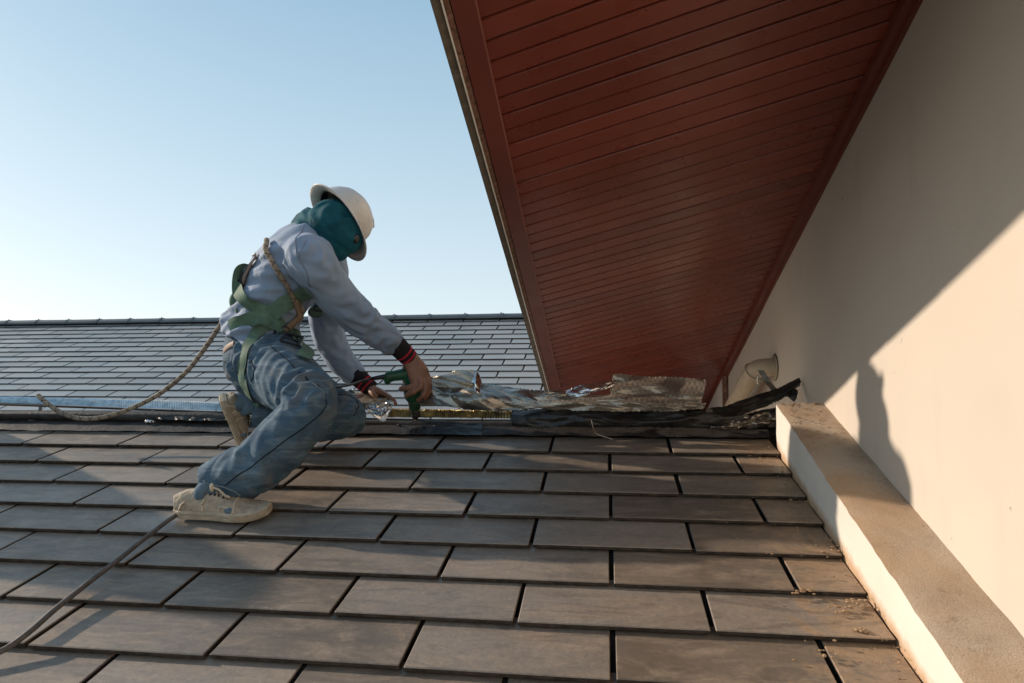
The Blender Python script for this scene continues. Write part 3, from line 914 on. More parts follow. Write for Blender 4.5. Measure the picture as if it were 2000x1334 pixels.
sheet('foil_scrap', 'dull foil strip with a bright crease lying at the foot of the kerb end', [D(1385, 822, 2.76), D(1430, 815, 2.76), D(1480, 806, 2.79), D(1515, 806, 2.80)],
      [D(1388, 836, 2.73), D(1430, 837, 2.73), D(1480, 830, 2.75), D(1515, 826, 2.76)], M['foil_dark'], .016, 12, 15, 10, .01, ragged=.004)
sheet('flashing_lip', 'pale underside edge of torn membrane sagging above the top tile course', [D(1155, 812, 2.74), D(1200, 818, 2.72), D(1260, 821, 2.72), D(1325, 817, 2.73)],
      [D(1158, 818, 2.72), D(1200, 824, 2.70), D(1260, 827, 2.70), D(1326, 821, 2.72)], M['flash'], .006, 10, 16, 6, .006, cat='flashing')
sheet('bitumen_patch', 'grey black membrane patch lying flat on the tiles right of the drill bit', [roof_px(842, 833, .03), roof_px(880, 828, .03), roof_px(942, 828, .02)],
      [roof_px(832, 848, .006), roof_px(880, 849, .008), roof_px(941, 850, .006)], M['rubber'], .004, 9, 17, 8, 0., cat='membrane', ragged=.003)
# dark old foil and flashing right of the left bracket
sheet('flashing_scrap', 'dark rumpled flashing between the left vent strip and the worker', [D(305, 806, 2.86), D(350, 806, 2.85), D(420, 810, 2.85), D(470, 812, 2.85)],
      [D(308, 819, 2.80), D(350, 822, 2.79), D(420, 822, 2.79), D(470, 822, 2.79)], M['rubber'], .012, 12, 18, 8, .01, cat='flashing', ragged=.003)
# membrane shreds and swarf at the bit
for k, (px, py) in enumerate(((792, 826), (826, 838), (850, 836), (812, 842), (864, 833), (780, 834))):
    mb = MB(); p = roof_px(px, py, .006)
    pts = [p + Vector((random.uniform(-.02, .02), random.uniform(-.02, .02), random.uniform(0, .012))) for _ in range(4)]
    mb.tube(catmull(pts, 4), .0028, 5)
    o = mb.build('membrane_shred', M['rubber'], None, True, p)
    tag(o, ['curled black rubber shred just left of the drill bit', 'black rubber curl right below the drill bit', 'small black shred beside the membrane patch', 'thin black shred nearest the camera below the bit',
            'upright black crumb on the membrane patch', 'black rubber shred beside the knee side of the bit'][k], 'rubber shred')
# frayed thread
mb = MB(); mb.tube(catmull([D(1147, 812, 2.72), D(1155, 822, 2.70), D(1158, 834, 2.68)] + [roof_px(1164, 846, .012), roof_px(1180, 853, .006), roof_px(1197, 858, .006)], 8), .0016, 5)
o = mb.build('loose_thread', M['lace'], None, True, roof_px(1180, 853, 0)); tag(o, 'frayed white thread dangling from the membrane onto the top tiles', 'thread')

# straps
st = thing('metal_strap', 'flat galvanised strap clamped around the black membrane left of the pipe', 'strap', D(1386, 820, 2.74))
mb = MB(); q = [D(1380, 799, 2.755), D(1381, 812, 2.735), D(1382, 824, 2.73), D(1382, 832, 2.74)]
for a, b in zip(q[:-1], q[1:]): mb.box(a, XX * .022, b - a, Vector((0, -.003, 0)))
mb.build('strap_band', simple('dull_strap', (.14, .13, .11), .5, .4, .6), st)
st = thing('metal_bracket', 'bent perforated metal bracket leaning from the pipe to the membrane tip', 'bracket', D(1510, 760, 2.95))
q = [D(1479, 723, 2.98), D(1492, 745, 2.97), D(1506, 762, 2.93), D(1528, 775, 2.90)]
for i, (a, b) in enumerate(zip(q[:-1], q[1:])):
    mb = MB(); mb.box(a, XX * (.026 if i < 2 else .05), b - a, Vector((0, -.005, 0))); mb.build('bracket_leg', M['galv'], st)
mb = MB(); c = D(1484, 742, 2.96)
mb.tube([c + Vector((.010 * cos(a), 0, .020 * sin(a))) for a in np.linspace(.4, 5.4, 14)], .0028, 6); mb.build('wire_loop', M['steel'], st, True)

# crumbs of mortar by the kerb
mb = MB()
for i in range(240):
    v_ = random.uniform(1.2, 2.5); x = KX - .01 - abs(random.gauss(0, .045)); 
    if random.random() < .25: x = KX - random.uniform(0, .3)
    p = roof(x, v_, .0015); r_ = random.choice((.0010, .0014, .002, .0028)) * random.uniform(.6, 1.3)
    mb.ball(p, r_, Matrix.Diagonal((random.uniform(.8, 2), random.uniform(.8, 1.6), .7)), 5, 3)
for (px, py, k) in ((1570, 1157, 9), (1678, 1178, 12), (1620, 1275, 7), (1640, 1068, 8), (1690, 1232, 8), (1640, 1190, 10)):
    for _ in range(k):
        p = roof_px(px + random.uniform(-22, 22), py + random.uniform(-8, 8), .002)
        mb.ball(p, random.uniform(.002, .006), Matrix.Diagonal((random.uniform(.8, 1.8), 1.2, .6)), 6, 4)
o = mb.build('mortar_crumbs', M['mortar'], None, False, roof(.55, 1.9)); tag(o, 'sandy mortar crumbs strewn on the tiles beside the kerb', 'crumbs', kind='stuff')
mb = MB()
for i in range(70):
    p = Vector((random.uniform(KX + .01, XW - .01), random.uniform(2.3, y_b), 0)); p.z = ktop(p.y) + .003
    d = Vector((random.uniform(-1, 1), random.uniform(-1, 1), 0)).normalized() * random.uniform(.004, .02)
    mb.tube([p, p + d * .5 + Vector((0, 0, .002)), p + d], .001, 4)
for i in range(16):
    p = Vector((random.uniform(KX + .01, XW - .01), y_b - abs(random.gauss(0, .012)), 0)); p.z = ktop(p.y) + .002
    mb.ball(p, random.uniform(.001, .005), Matrix.Diagonal((random.uniform(1, 2.4), 1, .5)), 6, 4)
o = mb.build('kerb_litter', M['mortar'], None, False, Vector((.7, 2.5, ktop(2.5)))); tag(o, 'bits of twig and mortar littering the far end of the kerb top', 'litter', kind='stuff')

def uv_tube(name, pts, r, mat, parent=None, loc=None, n=12):
    pts = [Vector(p) for p in pts]
    mb = MB(); mb.tube(pts, r, n)
    o = mb.build(name, mat, parent, True, loc)
    me = o.data; uvl = me.uv_layers.new(name='UVMap')
    acc = [0]
    for i in range(len(pts) - 1): acc.append(acc[-1] + (pts[i + 1] - pts[i]).length)
    for pl in me.polygons:
        ks = [me.loops[li].vertex_index for li in pl.loop_indices]
        wrap = any(k % n == 0 for k in ks) and any(k % n == n - 1 for k in ks)
        for li in pl.loop_indices:
            k = me.loops[li].vertex_index; vv = (k % n) / n
            if wrap and k % n == 0: vv = 1.
            uvl.data[li].uv = (acc[min(k // n, len(acc) - 1)], vv)
    return o

# ------------------------------------------------------------------ cable on the tiles
pp = [(395, 985, .02), (345, 1006, .018), (290, 1046, .018), (235, 1090, .02), (182, 1131, .017), (110, 1188, .020), (60, 1232, .022), (18, 1263, .014), (-10, 1276, .012), (-80, 1300, .012), (-200, 1380, .012)]
pts = catmull([roof_px(a, b, h) for a, b, h in pp], 8)
o = uv_tube('power_cable', pts, .0072, M['cable'], None, roof_px(182, 1131)); tag(o, 'grey brown cable running over the tiles from the worker front shoe to the lower left', 'cable')
# made-up unseen bundle added out of frame; its shadow falls across the left courses
rs = []; nb_ = 44
for i in range(15):
    t = i / 14; ring = []
    for k in range(nb_):
        a = 2 * pi * k / nb_
        rad = (1 - .80 * t ** 1.6) * (1 + .22 * noise.noise(Vector((cos(a) * 1.5, sin(a) * 1.5, t * 2.2)))) + .05 * noise.noise(Vector((a * 4, t * 5, 1)))
        ring.append(roof(-3.15 + .26 * rad * cos(a), 2.28 + .42 * rad * sin(a) - .36 * t) + Vector((0, 0, .74 * t)))
    rs.append(ring)
mb = MB(); mb.rings(rs); o = mb.build('shadow_bundle', simple('blue_grey_shadow_bundle', (.10, .14, .2), .6), None, True, roof(-3.15, 2.0))
tag(o, 'made-up unseen blue grey bundle added left of the worker to cast a shadow', 'shadow caster')
# ------------------------------------------------------------------ safety rope
rp_ = [(470, 596, 2.62), (452, 606, 2.66), (437, 625, 2.70), (400, 680, 2.76), (362, 728, 2.80), (310, 770, 2.82), (255, 798, 2.82), (200, 815, 2.81), (155, 817, 2.81), (120, 806, 2.82), (95, 790, 2.83), (74, 772, 2.84)]
pts = catmull([at(a, b, d * 1.0 if a > 300 else d) for a, b, d in rp_], 8)
o = uv_tube('safety_rope', pts, .0095, M['rope'], None, at(300, 775, 2.8)); tag(o, 'beige braided safety rope sagging from the worker belt to the ridge at left', 'rope')

# ------------------------------------------------------------------ the worker
base = roof_px(560, 930)
man = thing('person', 'worker in white helmet, teal hood, grey blue shirt and jeans kneeling with a drill', 'person', base)

def remeshed(mb, voxel, smooth=3, disp=None):
    """union of closed lofts as one continuous surface; returns verts, faces (numpy-free lists)"""
    me = bpy.data.meshes.new('tmp'); me.from_pydata([tuple(v) for v in mb.v], [], mb.f)
    b = bmesh.new(); b.from_mesh(me); bmesh.ops.recalc_face_normals(b, faces=b.faces); b.to_mesh(me); b.free()
    ob = bpy.data.objects.new('tmp', me); COL.objects.link(ob)
    rm = ob.modifiers.new('r', 'REMESH'); rm.mode = 'VOXEL'; rm.voxel_size = voxel; rm.adaptivity = 0
    sm = ob.modifiers.new('s', 'SMOOTH'); sm.factor = .5; sm.iterations = smooth
    dg = bpy.context.evaluated_depsgraph_get(); dg.update()
    ev = ob.evaluated_get(dg); m2 = bpy.data.meshes.new_from_object(ev)
    bpy.data.objects.remove(ob); bpy.data.meshes.remove(me)
    return m2
def ell_ring(c, a, b, n=24, p=2.0):
    """a, b: half axis vectors"""
    out = []
    for k in range(n):
        t = 2 * pi * k / n; ct, st_ = cos(t), sin(t)
        e = 2 / p
        out.append(c + a * (abs(ct) ** e * (1 if ct > 0 else -1)) + b * (abs(st_) ** e * (1 if st_ > 0 else -1)))
    return out
def limb(mb, pts, radii, n=24, sub=5, flat=None):
    """lofted limb along a smooth path; radii = metres"""
    P = catmull(pts, sub); R_ = lerp_list(radii, sub)
    t0 = (P[1] - P[0]).normalized(); u = t0.orthogonal().normalized(); rs = []
    for i, p in enumerate(P):
        t = (P[min(i + 1, len(P) - 1)] - P[max(i - 1, 0)]).normalized()
        u = (u - t * u.dot(t)).normalized(); w = t.cross(u)
        rs.append([p + (u * cos(2 * pi * k / n) + w * sin(2 * pi * k / n)) * R_[i] for k in range(n)])
    mb.rings(rs)
def fold(me, segs, strength=1.0, smooth_noise=.004):
    """displace along normals: creases that ring each limb near its joints. segs: (a, b, centre t, width, amp, freq, tilt)"""
    n = len(me.vertices)
    co = np.empty(n * 3, dtype=np.float64); me.vertices.foreach_get('co', co); co = co.reshape(-1, 3)
    no = np.empty(n * 3, dtype=np.float64)
    me.vertices.foreach_get('normal', no); no = no.reshape(-1, 3)
    out = co.copy()
    best = np.full(n, 1e9); idx = np.zeros(n, int); T = np.zeros(n); ANG = np.zeros(n)
    for i, sg in enumerate(segs):
        a, b = np.array(sg['a']), np.array(sg['b']); d = b - a; L2 = d @ d
        t = np.clip(((co - a) @ d) / L2, 0, 1)
        q = co - (a + t[:, None] * d); dist = np.linalg.norm(q, axis=1) / sg.get('r', .1)
        dv = Vector(d).normalized(); u = np.array(dv.orthogonal().normalized()); w = np.cross(np.array(dv), u)
        ang = np.arctan2(q @ w, q @ u)
        m = dist < best
        best[m] = dist[m]; idx[m] = i; T[m] = ((co - a) @ d / L2)[m]; ANG[m] = ang[m]
    DS = np.zeros(n)
    for vi in range(n):
        sg = segs[idx[vi]]; L = sg['L']; t = T[vi]; x = t * L; an = ANG[vi]
        env = sg.get('base', .15)
        for (tc, w, am) in sg['folds']:
            env += am * math.exp(-((t - tc) / w) ** 2)
        ca, sa = cos(an), sin(an)
        tw = sg.get('twist', .05)
        q = Vector((x * sg.get('freq', 22) + tw * 20 * sa, ca * 1.1, sa * 1.1 + idx[vi] * 9.1))
        r1 = 1 - min(1, abs(noise.noise(q)) * 2.8); r2 = noise.noise(q * 2.1 + Vector((5, 2, 1)))
        dsp = (r1 ** 1.5 - .35 + .45 * r2) * env * sg.get('amp', .010)
        c3 = Vector(co[vi] * 9); dsp += smooth_noise * noise.noise(c3)
        DS[vi] = dsp
    ne = len(me.edges); ed = np.empty(ne * 2, dtype=np.int64); me.edges.foreach_get('vertices', ed); ed = ed.reshape(-1, 2)
    cnt = np.bincount(ed.reshape(-1), minlength=n) + 1.0
    for _ in range(3):
        acc_ = DS.copy(); np.add.at(acc_, ed[:, 0], DS[ed[:, 1]]); np.add.at(acc_, ed[:, 1], DS[ed[:, 0]]); DS = acc_ / cnt
    out += no * (DS * strength)[:, None]
    me.vertices.foreach_set('co', out.reshape(-1)); me.update()
def place(me, name, mat, parent, smooth=True):
    org = ORG[parent.name]
    me.transform(Matrix.Translation(-org)); me.name = name
    me.materials.clear(); me.materials.append(mat); me.shade_smooth()
    return link(name, me, parent)
def bvh_of(me):
    return BVHTree.FromPolygons([v.co.copy() for v in me.vertices], [tuple(p.vertices) for p in me.polygons])

# joints
rhip, lhip = at(520, 702, 2.60), at(500, 705, 2.84)
rknee, lknee = at(607, 790, 2.31), at(672, 812, 2.74)
rank, lank = at(432, 947, 2.19), at(492, 806, 2.72)
rsh, lsh = at(606, 508, 2.56), at(640, 520, 2.92)
relb, lelb = at(700, 622, 2.70), at(640, 650, 2.96)
rwri, lwri = at(786, 682, 2.84), at(708, 745, 2.97)
# trousers ---------------------------------------------------------------
mb = MB()
lat = (lhip - rhip).normalized()
def torso_ring(px, py, d, fb, lt, dirv, p=2.3):
    c = at(px, py, d); l = (lat - dirv * lat.dot(dirv)).normalized(); fwd = dirv.cross(l).normalized()
    return ell_ring(c, fwd * fb, l * lt, 28, p)
sp1 = (at(520, 640, 2.72) - at(503, 712, 2.72)).normalized()
mb.rings([torso_ring(513, 770, 2.70, .07, .10, sp1), torso_ring(506, 748, 2.71, .115, .155, sp1), torso_ring(508, 715, 2.72, .142, .178, sp1), torso_ring(512, 680, 2.72, .142, .172, sp1), torso_ring(516, 655, 2.72, .135, .160, sp1)])
limb(mb, [at(500, 712, 2.63), at(535, 722, 2.57), at(575, 752, 2.44), rknee, at(606, 812, 2.27)], [.125, .132, .112, .086, .074])
limb(mb, [at(610, 772, 2.33), at(600, 806, 2.29), at(552, 862, 2.235), at(500, 912, 2.20), at(450, 930, 2.215), at(426, 949, 2.22)], [.074, .086, .090, .086, .085, .090])
limb(mb, [at(505, 715, 2.82), at(560, 745, 2.84), at(620, 780, 2.80), lknee, at(688, 822, 2.70)], [.12, .118, .100, .084, .066])
limb(mb, [at(690, 806, 2.73), at(660, 822, 2.70), at(600, 824, 2.73), at(540, 810, 2.74), at(503, 802, 2.74)], [.062, .074, .070, .064, .066])
jm = remeshed(mb, .0075, 4)
def seg(a, b, r, folds, **k):
    d = dict(a=tuple(a), b=tuple(b), r=r, folds=folds, L=(b - a).length); d.update(k); return d
fold(jm, [
    seg(at(513, 745, 2.71), at(516, 655, 2.72), .16, [(.15, .3, .8)], freq=16, amp=.016),
    seg(rhip, rknee, .12, [(0.05, .35, 1.1), (.95, .25, 1.2)], freq=24, twist=.16, amp=.022),
    seg(rknee, rank, .09, [(0., .2, 1.3), (.80, .22, .9), (.5, .3, .25)], freq=15, twist=.12, amp=.020),
    seg(lhip, lknee, .11, [(.1, .3, 1.), (.9, .3, 1.)], freq=24, twist=.1, amp=.010),
    seg(lknee, lank, .08, [(.1, .3, 1.2), (.8, .4, 1.)], freq=26, amp=.010)], 1.0, .004)
jb = bvh_of(jm)
jeans = place(jm, 'jeans', M['denim'], man)

# shirt ------------------------------------------------------------------
mb = MB()
sp2 = (at(612, 465, 2.74) - at(515, 655, 2.72)).normalized()
spA = (at(545, 575, 2.72) - at(515, 655, 2.72)).normalized(); spB = (at(622, 450, 2.75) - at(565, 530, 2.72)).normalized()
mb.rings([torso_ring(510, 672, 2.72, .156, .185, spA), torso_ring(514, 645, 2.72, .146, .170, spA), torso_ring(522, 612, 2.72, .132, .160, spA), torso_ring(538, 575, 2.72, .136, .172, spA), torso_ring(560, 535, 2.73, .140, .188, spB),
          torso_ring(583, 500, 2.74, .130, .200, spB), torso_ring(603, 472, 2.75, .105, .175, spB), torso_ring(622, 450, 2.75, .075, .10, spB)])
limb(mb, [at(590, 500, 2.66), rsh, at(648, 566, 2.62), relb, at(745, 655, 2.77), at(776, 676, 2.82)], [.088, .092, .078, .070, .062, .046])
limb(mb, [at(600, 520, 2.84), lsh, at(637, 590, 2.95), lelb, at(668, 705, 2.97), at(700, 738, 2.97)], [.09, .088, .078, .070, .062, .046])
sm_ = remeshed(mb, .0075, 4)
fold(sm_, [
    seg(at(512, 665, 2.72), at(600, 480, 2.74), .17, [(.08, .14, 1.5), (.35, .15, 1.0), (.7, .2, .5)], freq=17, twist=.10, amp=.021, base=.3),
    seg(rsh, relb, .08, [(.05, .25, .8), (.95, .3, 1.1)], freq=19, twist=.2, amp=.019, base=.2),
    seg(relb, rwri, .07, [(0.05, .3, 1.2), (.8, .3, 1.0)], freq=20, twist=.2, amp=.018, base=.3),
    seg(lsh, lelb, .08, [(.9, .3, 1.)], freq=22, twist=.15, amp=.010),
    seg(lelb, lwri, .07, [(.1, .3, 1.), (.7, .4, 1.)], freq=24, twist=.15, amp=.010)], 1.0, .004)
sb = bvh_of(sm_)
shirt = place(sm_, 'shirt', M['shirt'], man)

# body: one continuous figure (mostly under the clothes) with real hands ----
def hand(mb, wrist, fdir, palm_n, side, fingers, thumb, s=1.0):
    """wrist: point; fdir: towards knuckles; palm_n: out of the palm; side: towards thumb.
       fingers: list of lists of bend points given in (f, p, s) multiples of metres from the knuckle"""
    F_, P_, S_ = fdir.normalized(), palm_n.normalized(), side.normalized()
    k = lambda f, p, t: wrist + (F_ * f + P_ * p + S_ * t) * s
    rs = []
    for f, hw, ht in ((-.03, .029, .023), (0, .029, .021), (.03, .036, .018), (.06, .041, .017), (.085, .040, .014), (.093, .034, .009)):
        rs.append(ell_ring(k(f, 0, 0), S_ * hw * s, P_ * ht * s, 16, 2.6))
    mb.rings(rs)
    for (t, chain, r0) in fingers:
        pts = [k(.07, 0, t)] + [k(.09 + a, b, t + c) for a, b, c in chain]
        P2 = catmull(pts, 4); n_ = len(P2)
        mb.tube(P2, [r0 * s * (1.12 - .32 * i / (n_ - 1)) for i in range(n_)], 10)
        mb.ball(P2[-1], r0 * s * .8, None, 8, 6)
        for a in pts[1:-1]: mb.ball(a, r0 * s * 1.08, None, 8, 6)
    pts = [k(*a) for a in thumb]; P2 = catmull(pts, 4); n_ = len(P2)
    mb.tube(P2, [.0145 * s * (1.15 - .4 * i / (n_ - 1)) for i in range(n_)], 10); mb.ball(P2[-1], .0088 * s, None, 8, 6)

k1_in = at(440, 940, 2.19)
mb = MB()
mb.rings([torso_ring(508, 715, 2.72, .10, .13, sp1), torso_ring(514, 650, 2.72, .10, .13, sp1), torso_ring(538, 575, 2.72, .10, .13, spA), torso_ring(575, 515, 2.73, .10, .15, spB), torso_ring(606, 470, 2.75, .07, .12, spB), torso_ring(632, 446, 2.74, .052, .055, spB)])
hc = at(652, 448, 2.71)
mb.ball(hc, .092, None, 20, 14)
limb(mb, [at(622, 455, 2.74), hc], [.056, .06])
limb(mb, [rsh, relb, rwri], [.05, .042, .026]); limb(mb, [lsh, lelb, lwri], [.05, .042, .026])
limb(mb, [lsh, rsh], [.05, .05])
limb(mb, [rhip, rknee], [.075, .055]); limb(mb, [rknee, at(500, 902, 2.20), k1_in], [.055, .048, .026]); limb(mb, [lhip, at(560, 745, 2.84), lknee], [.075, .07, .05]); limb(mb, [lknee, at(600, 820, 2.73), at(520, 806, 2.74)], [.045, .045, .034])
# right hand over the drill: back of hand up and to the camera, fingers curled down round the body
rf = (at(815, 735, 2.87) - at(792, 690, 2.85)).normalized()
side_r = Vector((-.55, -.75, -.15))
side_r = (side_r - rf * side_r.dot(rf)).normalized()
pn = rf.cross(side_r); 
if pn.dot(Vector((-1, .5, -.4))) < 0: pn = -pn
fing = [(.030, [(.018, .018, .006), (.020, .045, .008), (.002, .066, .006)], .0092),
        (.010, [(.028, .016, 0), (.036, .046, 0), (.018, .070, -.002)], .0095),
        (-.011, [(.026, .014, -.002), (.034, .042, -.004), (.020, .066, -.006)], .0090),
        (-.030, [(.016, .010, -.004), (.022, .032, -.008), (.014, .050, -.010)], .0078)]
th_ = [(.02, .006, .022), (.042, .022, .052), (.064, .046, .058), (.070, .070, .046)]
wr = at(797, 697, 2.865)
def fist(wrist_ring, knuck, chains):
    mb.rings(wrist_ring)
    for pts, r0 in chains:
        P2 = catmull(pts, 5); n_ = len(P2)
        mb.tube(P2, [r0 * (1.15 - .30 * i / (n_ - 1)) for i in range(n_)], 12); mb.ball(P2[-1], r0 * .85, None, 10, 6)
        for q_ in pts[1:-1]: mb.ball(q_, r0 * 1.10, None, 10, 6)
hs_ = (at(842, 732, 2.86) - at(806, 752, 2.85)).normalized(); ht_ = FW
def pr_(px, py, d, w, t): return ell_ring(at(px, py, d), hs_ * w, ht_ * t, 18, 2.5)
fist([pr_(799, 694, 2.855, .030, .024), pr_(805, 706, 2.852, .036, .024), pr_(812, 718, 2.848, .042, .024), pr_(818, 732, 2.845, .046, .023), pr_(822, 744, 2.846, .042, .020), pr_(825, 751, 2.850, .032, .014)], None, [
    ([at(803, 728, 2.845), at(811, 748, 2.828), at(797, 757, 2.828), at(783, 759, 2.845)], .0118),
    ([at(814, 730, 2.843), at(823, 752, 2.822), at(808, 765, 2.820), at(794, 772, 2.838)], .0122),
    ([at(824, 730, 2.845), at(833, 754, 2.832), at(827, 771, 2.826), at(817, 781, 2.838)], .0116),
    ([at(832, 726, 2.850), at(840, 748, 2.845), at(837, 766, 2.842), at(830, 779, 2.850)], .0102),
    ([at(797, 708, 2.870), at(790, 726, 2.890), at(792, 744, 2.905), at(800, 756, 2.91)], .0128)])
limb(mb, [rwri, wr], [.028, .028])
# left hand pressing flat on the foil
lf = (at(775, 777, 2.90) - at(722, 755, 2.94)).normalized()
ln_ = Vector((-.25, -.2, -1)); ln_ = (ln_ - lf * ln_.dot(lf)).normalized()
sd = Vector((.2, -1, -.1)); sd = (sd - lf * sd.dot(lf)).normalized(); sd = (sd - ln_ * sd.dot(ln_)).normalized()
fl = [(.030, [(.02, .004, .004), (.045, .010, .006), (.062, .022, .008)], .0090), (.010, [(.025, .003, 0), (.052, .010, 0), (.072, .022, 0)], .0093),
      (-.011, [(.024, .004, -.002), (.048, .010, -.003), (.066, .024, -.004)], .0088), (-.030, [(.018, .006, -.004), (.036, .012, -.006), (.050, .024, -.008)], .0076)]
hand(mb, at(722, 757, 2.955), lf, ln_, sd, fl, [(.02, .006, .022), (.042, .016, .048), (.062, .024, .060), (.082, .030, .062)], .9)
limb(mb, [lwri, at(722, 757, 2.955)], [.027, .028])
bm2 = remeshed(mb, .0038, 2)
body = place(bm2, 'body', M['skin'], man)

# cuffs with red stripes
def band(name, a, b, r0, r1, mat, parent, n=24, rib=0.):
    a, b = Vector(a), Vector(b); P = [a.lerp(b, i / 6) for i in range(7)]
    mb = MB(); t = (b - a).normalized(); u = t.orthogonal().normalized(); w = t.cross(u); rs = []
    for i, p in enumerate(P):
        r_ = r0 + (r1 - r0) * i / 6
        rs.append([p + (u * cos(2 * pi * k / n) + w * sin(2 * pi * k / n)) * (r_ * (1 + (rib if k % 2 else -rib))) for k in range(n)])
    mb.rings(rs); return mb.build(name, mat, parent, True)
for (a, b, sc) in ((at(771, 671, 2.81), at(802, 702, 2.865), 1.), (at(694, 732, 2.965), at(725, 760, 2.955), .97)):
    c1 = band('cuff', a, b, .043 * sc, .037 * sc, M['cuff'], man, 40, .012)
    for t0_, t1_ in ((.52, .60), (.76, .84)):
        band('cuff_stripe', a.lerp(b, t0_), a.lerp(b, t1_), (.043 - .006 * t0_) * sc * 1.022, (.043 - .006 * t1_) * sc * 1.022, M['cuff_red'], c1, 40, .012)

# hood -------------------------------------------------------------------
mb = MB()
hx = (at(700, 400, 2.9) - at(640, 470, 2.68)).normalized()       # helmet up axis, away from the camera
M_h = Matrix.Diagonal((1.02, 1.0, 1.12))
mb.ball(hc, .108, M_h, 24, 16)
# chin tip and cape
limb(mb, [at(668, 452, 2.68), at(680, 474, 2.665), at(684, 494, 2.67)], [.088, .060, .020])
limb(mb, [at(645, 444, 2.72), at(618, 452, 2.76), at(588, 446, 2.79)], [.080, .050, .018])
mb.rings([torso_ring(602, 464, 2.76, .085, .15, spB), torso_ring(620, 444, 2.76, .092, .12, spB), torso_ring(640, 432, 2.74, .092, .09, spB)])
limb(mb, [at(650, 465, 2.70), at(662, 490, 2.66), at(676, 500, 2.67)], [.078, .045, .022])
hm_ = remeshed(mb, .006, 5)
fold(hm_, [seg(at(600, 450, 2.76), at(690, 480, 2.67), .1, [(.3, .4, 1.), (.8, .3, .8)], freq=15, twist=.3, amp=.009, base=.4)], 1., .004)
hb_ = bvh_of(hm_)
hood = place(hm_, 'hood', M['teal'], man)

# glasses
gp = at(694, 466, 2.625)
mb = MB(); mb.ball(gp, .020, Matrix.Diagonal((.8, .5, 1.)), 12, 8); mb.build('safety_glasses', M['lens'], man, True)
# helmet -----------------------------------------------------------------
HS = .93
hel = at(664, 426, 2.725)            # centre of the rim plane
hu = (RT * .60 + UP * .47 + FW * .52).normalized()       # crown direction
hf = (RT * .62 - UP * .72 - FW * .02); hf = (hf - hu * hf.dot(hu)).normalized()   # front (peak)
hl = hu.cross(hf)
def hprofile(ph):      # azimuth about crown axis, 0 = front
    return 1 + .14 * cos(ph) ** 2
rings = []; nph = 48
prof = [(0.02, .135), (.3, .131), (.55, .118), (.78, .095), (.92, .062), (.985, .03), (1.0, .012), (1.02, .0), (1.05, -.004)]
outer = []
for r_, h in prof:
    outer.append([hel + (hf * cos(p) * hprofile(p) + hl * sin(p)) * .122 * HS * r_ + hu * h * HS for p in [2 * pi * k / nph for k in range(nph)]])
def brim(extra, h):
    ring = []
    for k in range(nph):
        p = 2 * pi * k / nph; fr_ = max(0, cos(p)) ** 2; bk = max(0, -cos(p)) ** 4
        rr = 1.05 * .122 * HS * hprofile(p) + extra * (.012 + .040 * fr_ + .014 * bk)
        ring.append(hel + (hf * cos(p) + hl * sin(p)) * rr * (1) + hu * (h - extra * .006 * fr_ - extra * .012))
    return ring
outer.append(brim(.5, -.001)); outer.append(brim(1., -.003)); outer.append(brim(1.02, -.008)); outer.append(brim(.5, -.007))
inner_ = []
for r_, h in [(1.0, -.008), (.97, .01), (.94, .03), (.87, .06), (.72, .092), (.5, .112), (.25, .124), (.02, .128)]:
    inner_.append([hel + (hf * cos(p) * hprofile(p) + hl * sin(p)) * .119 * HS * r_ + hu * h * HS for p in [2 * pi * k / nph for k in range(nph)]])
mb = MB(); mb.rings(outer + inner_, cap=True)
helmet = mb.build('hard_hat', M['helmet'], man, True)
# crown ridge, inner band
mb = MB(); mb.tube([hel + hf * (.122 * 1.14 * s_ * HS) + hu * h * HS for s_, h in ((.75, .100), (.55, .121), (.3, .134), (0, .139), (-.3, .134), (-.55, .121), (-.75, .100))], .006, 8)
mb.build('crown_ridge', M['helmet'], helmet, True)
mb = MB(); rs = []
for h in (-.004, .028):
    rs.append([hel + (hf * cos(p) * 1.14 + hl * sin(p)) * .100 + hu * h for p in [2 * pi * k / 32 for k in range(32)]])
for h in (.028, -.004):
    rs.append([hel + (hf * cos(p) * 1.14 + hl * sin(p)) * .097 + hu * h for p in [2 * pi * k / 32 for k in range(32)]])
mb.rings(rs, cap=False); mb.build('head_band', M['black'], helmet, True)
# chin strap from the back of the rim down to the collar
mb = MB(); mb.tube(catmull([at(612, 412, 2.79), at(603, 424, 2.80), at(592, 436, 2.80), at(580, 440, 2.78)], 5), .007, 6); mb.build('helmet_strap', M['cuff'], helmet, True)

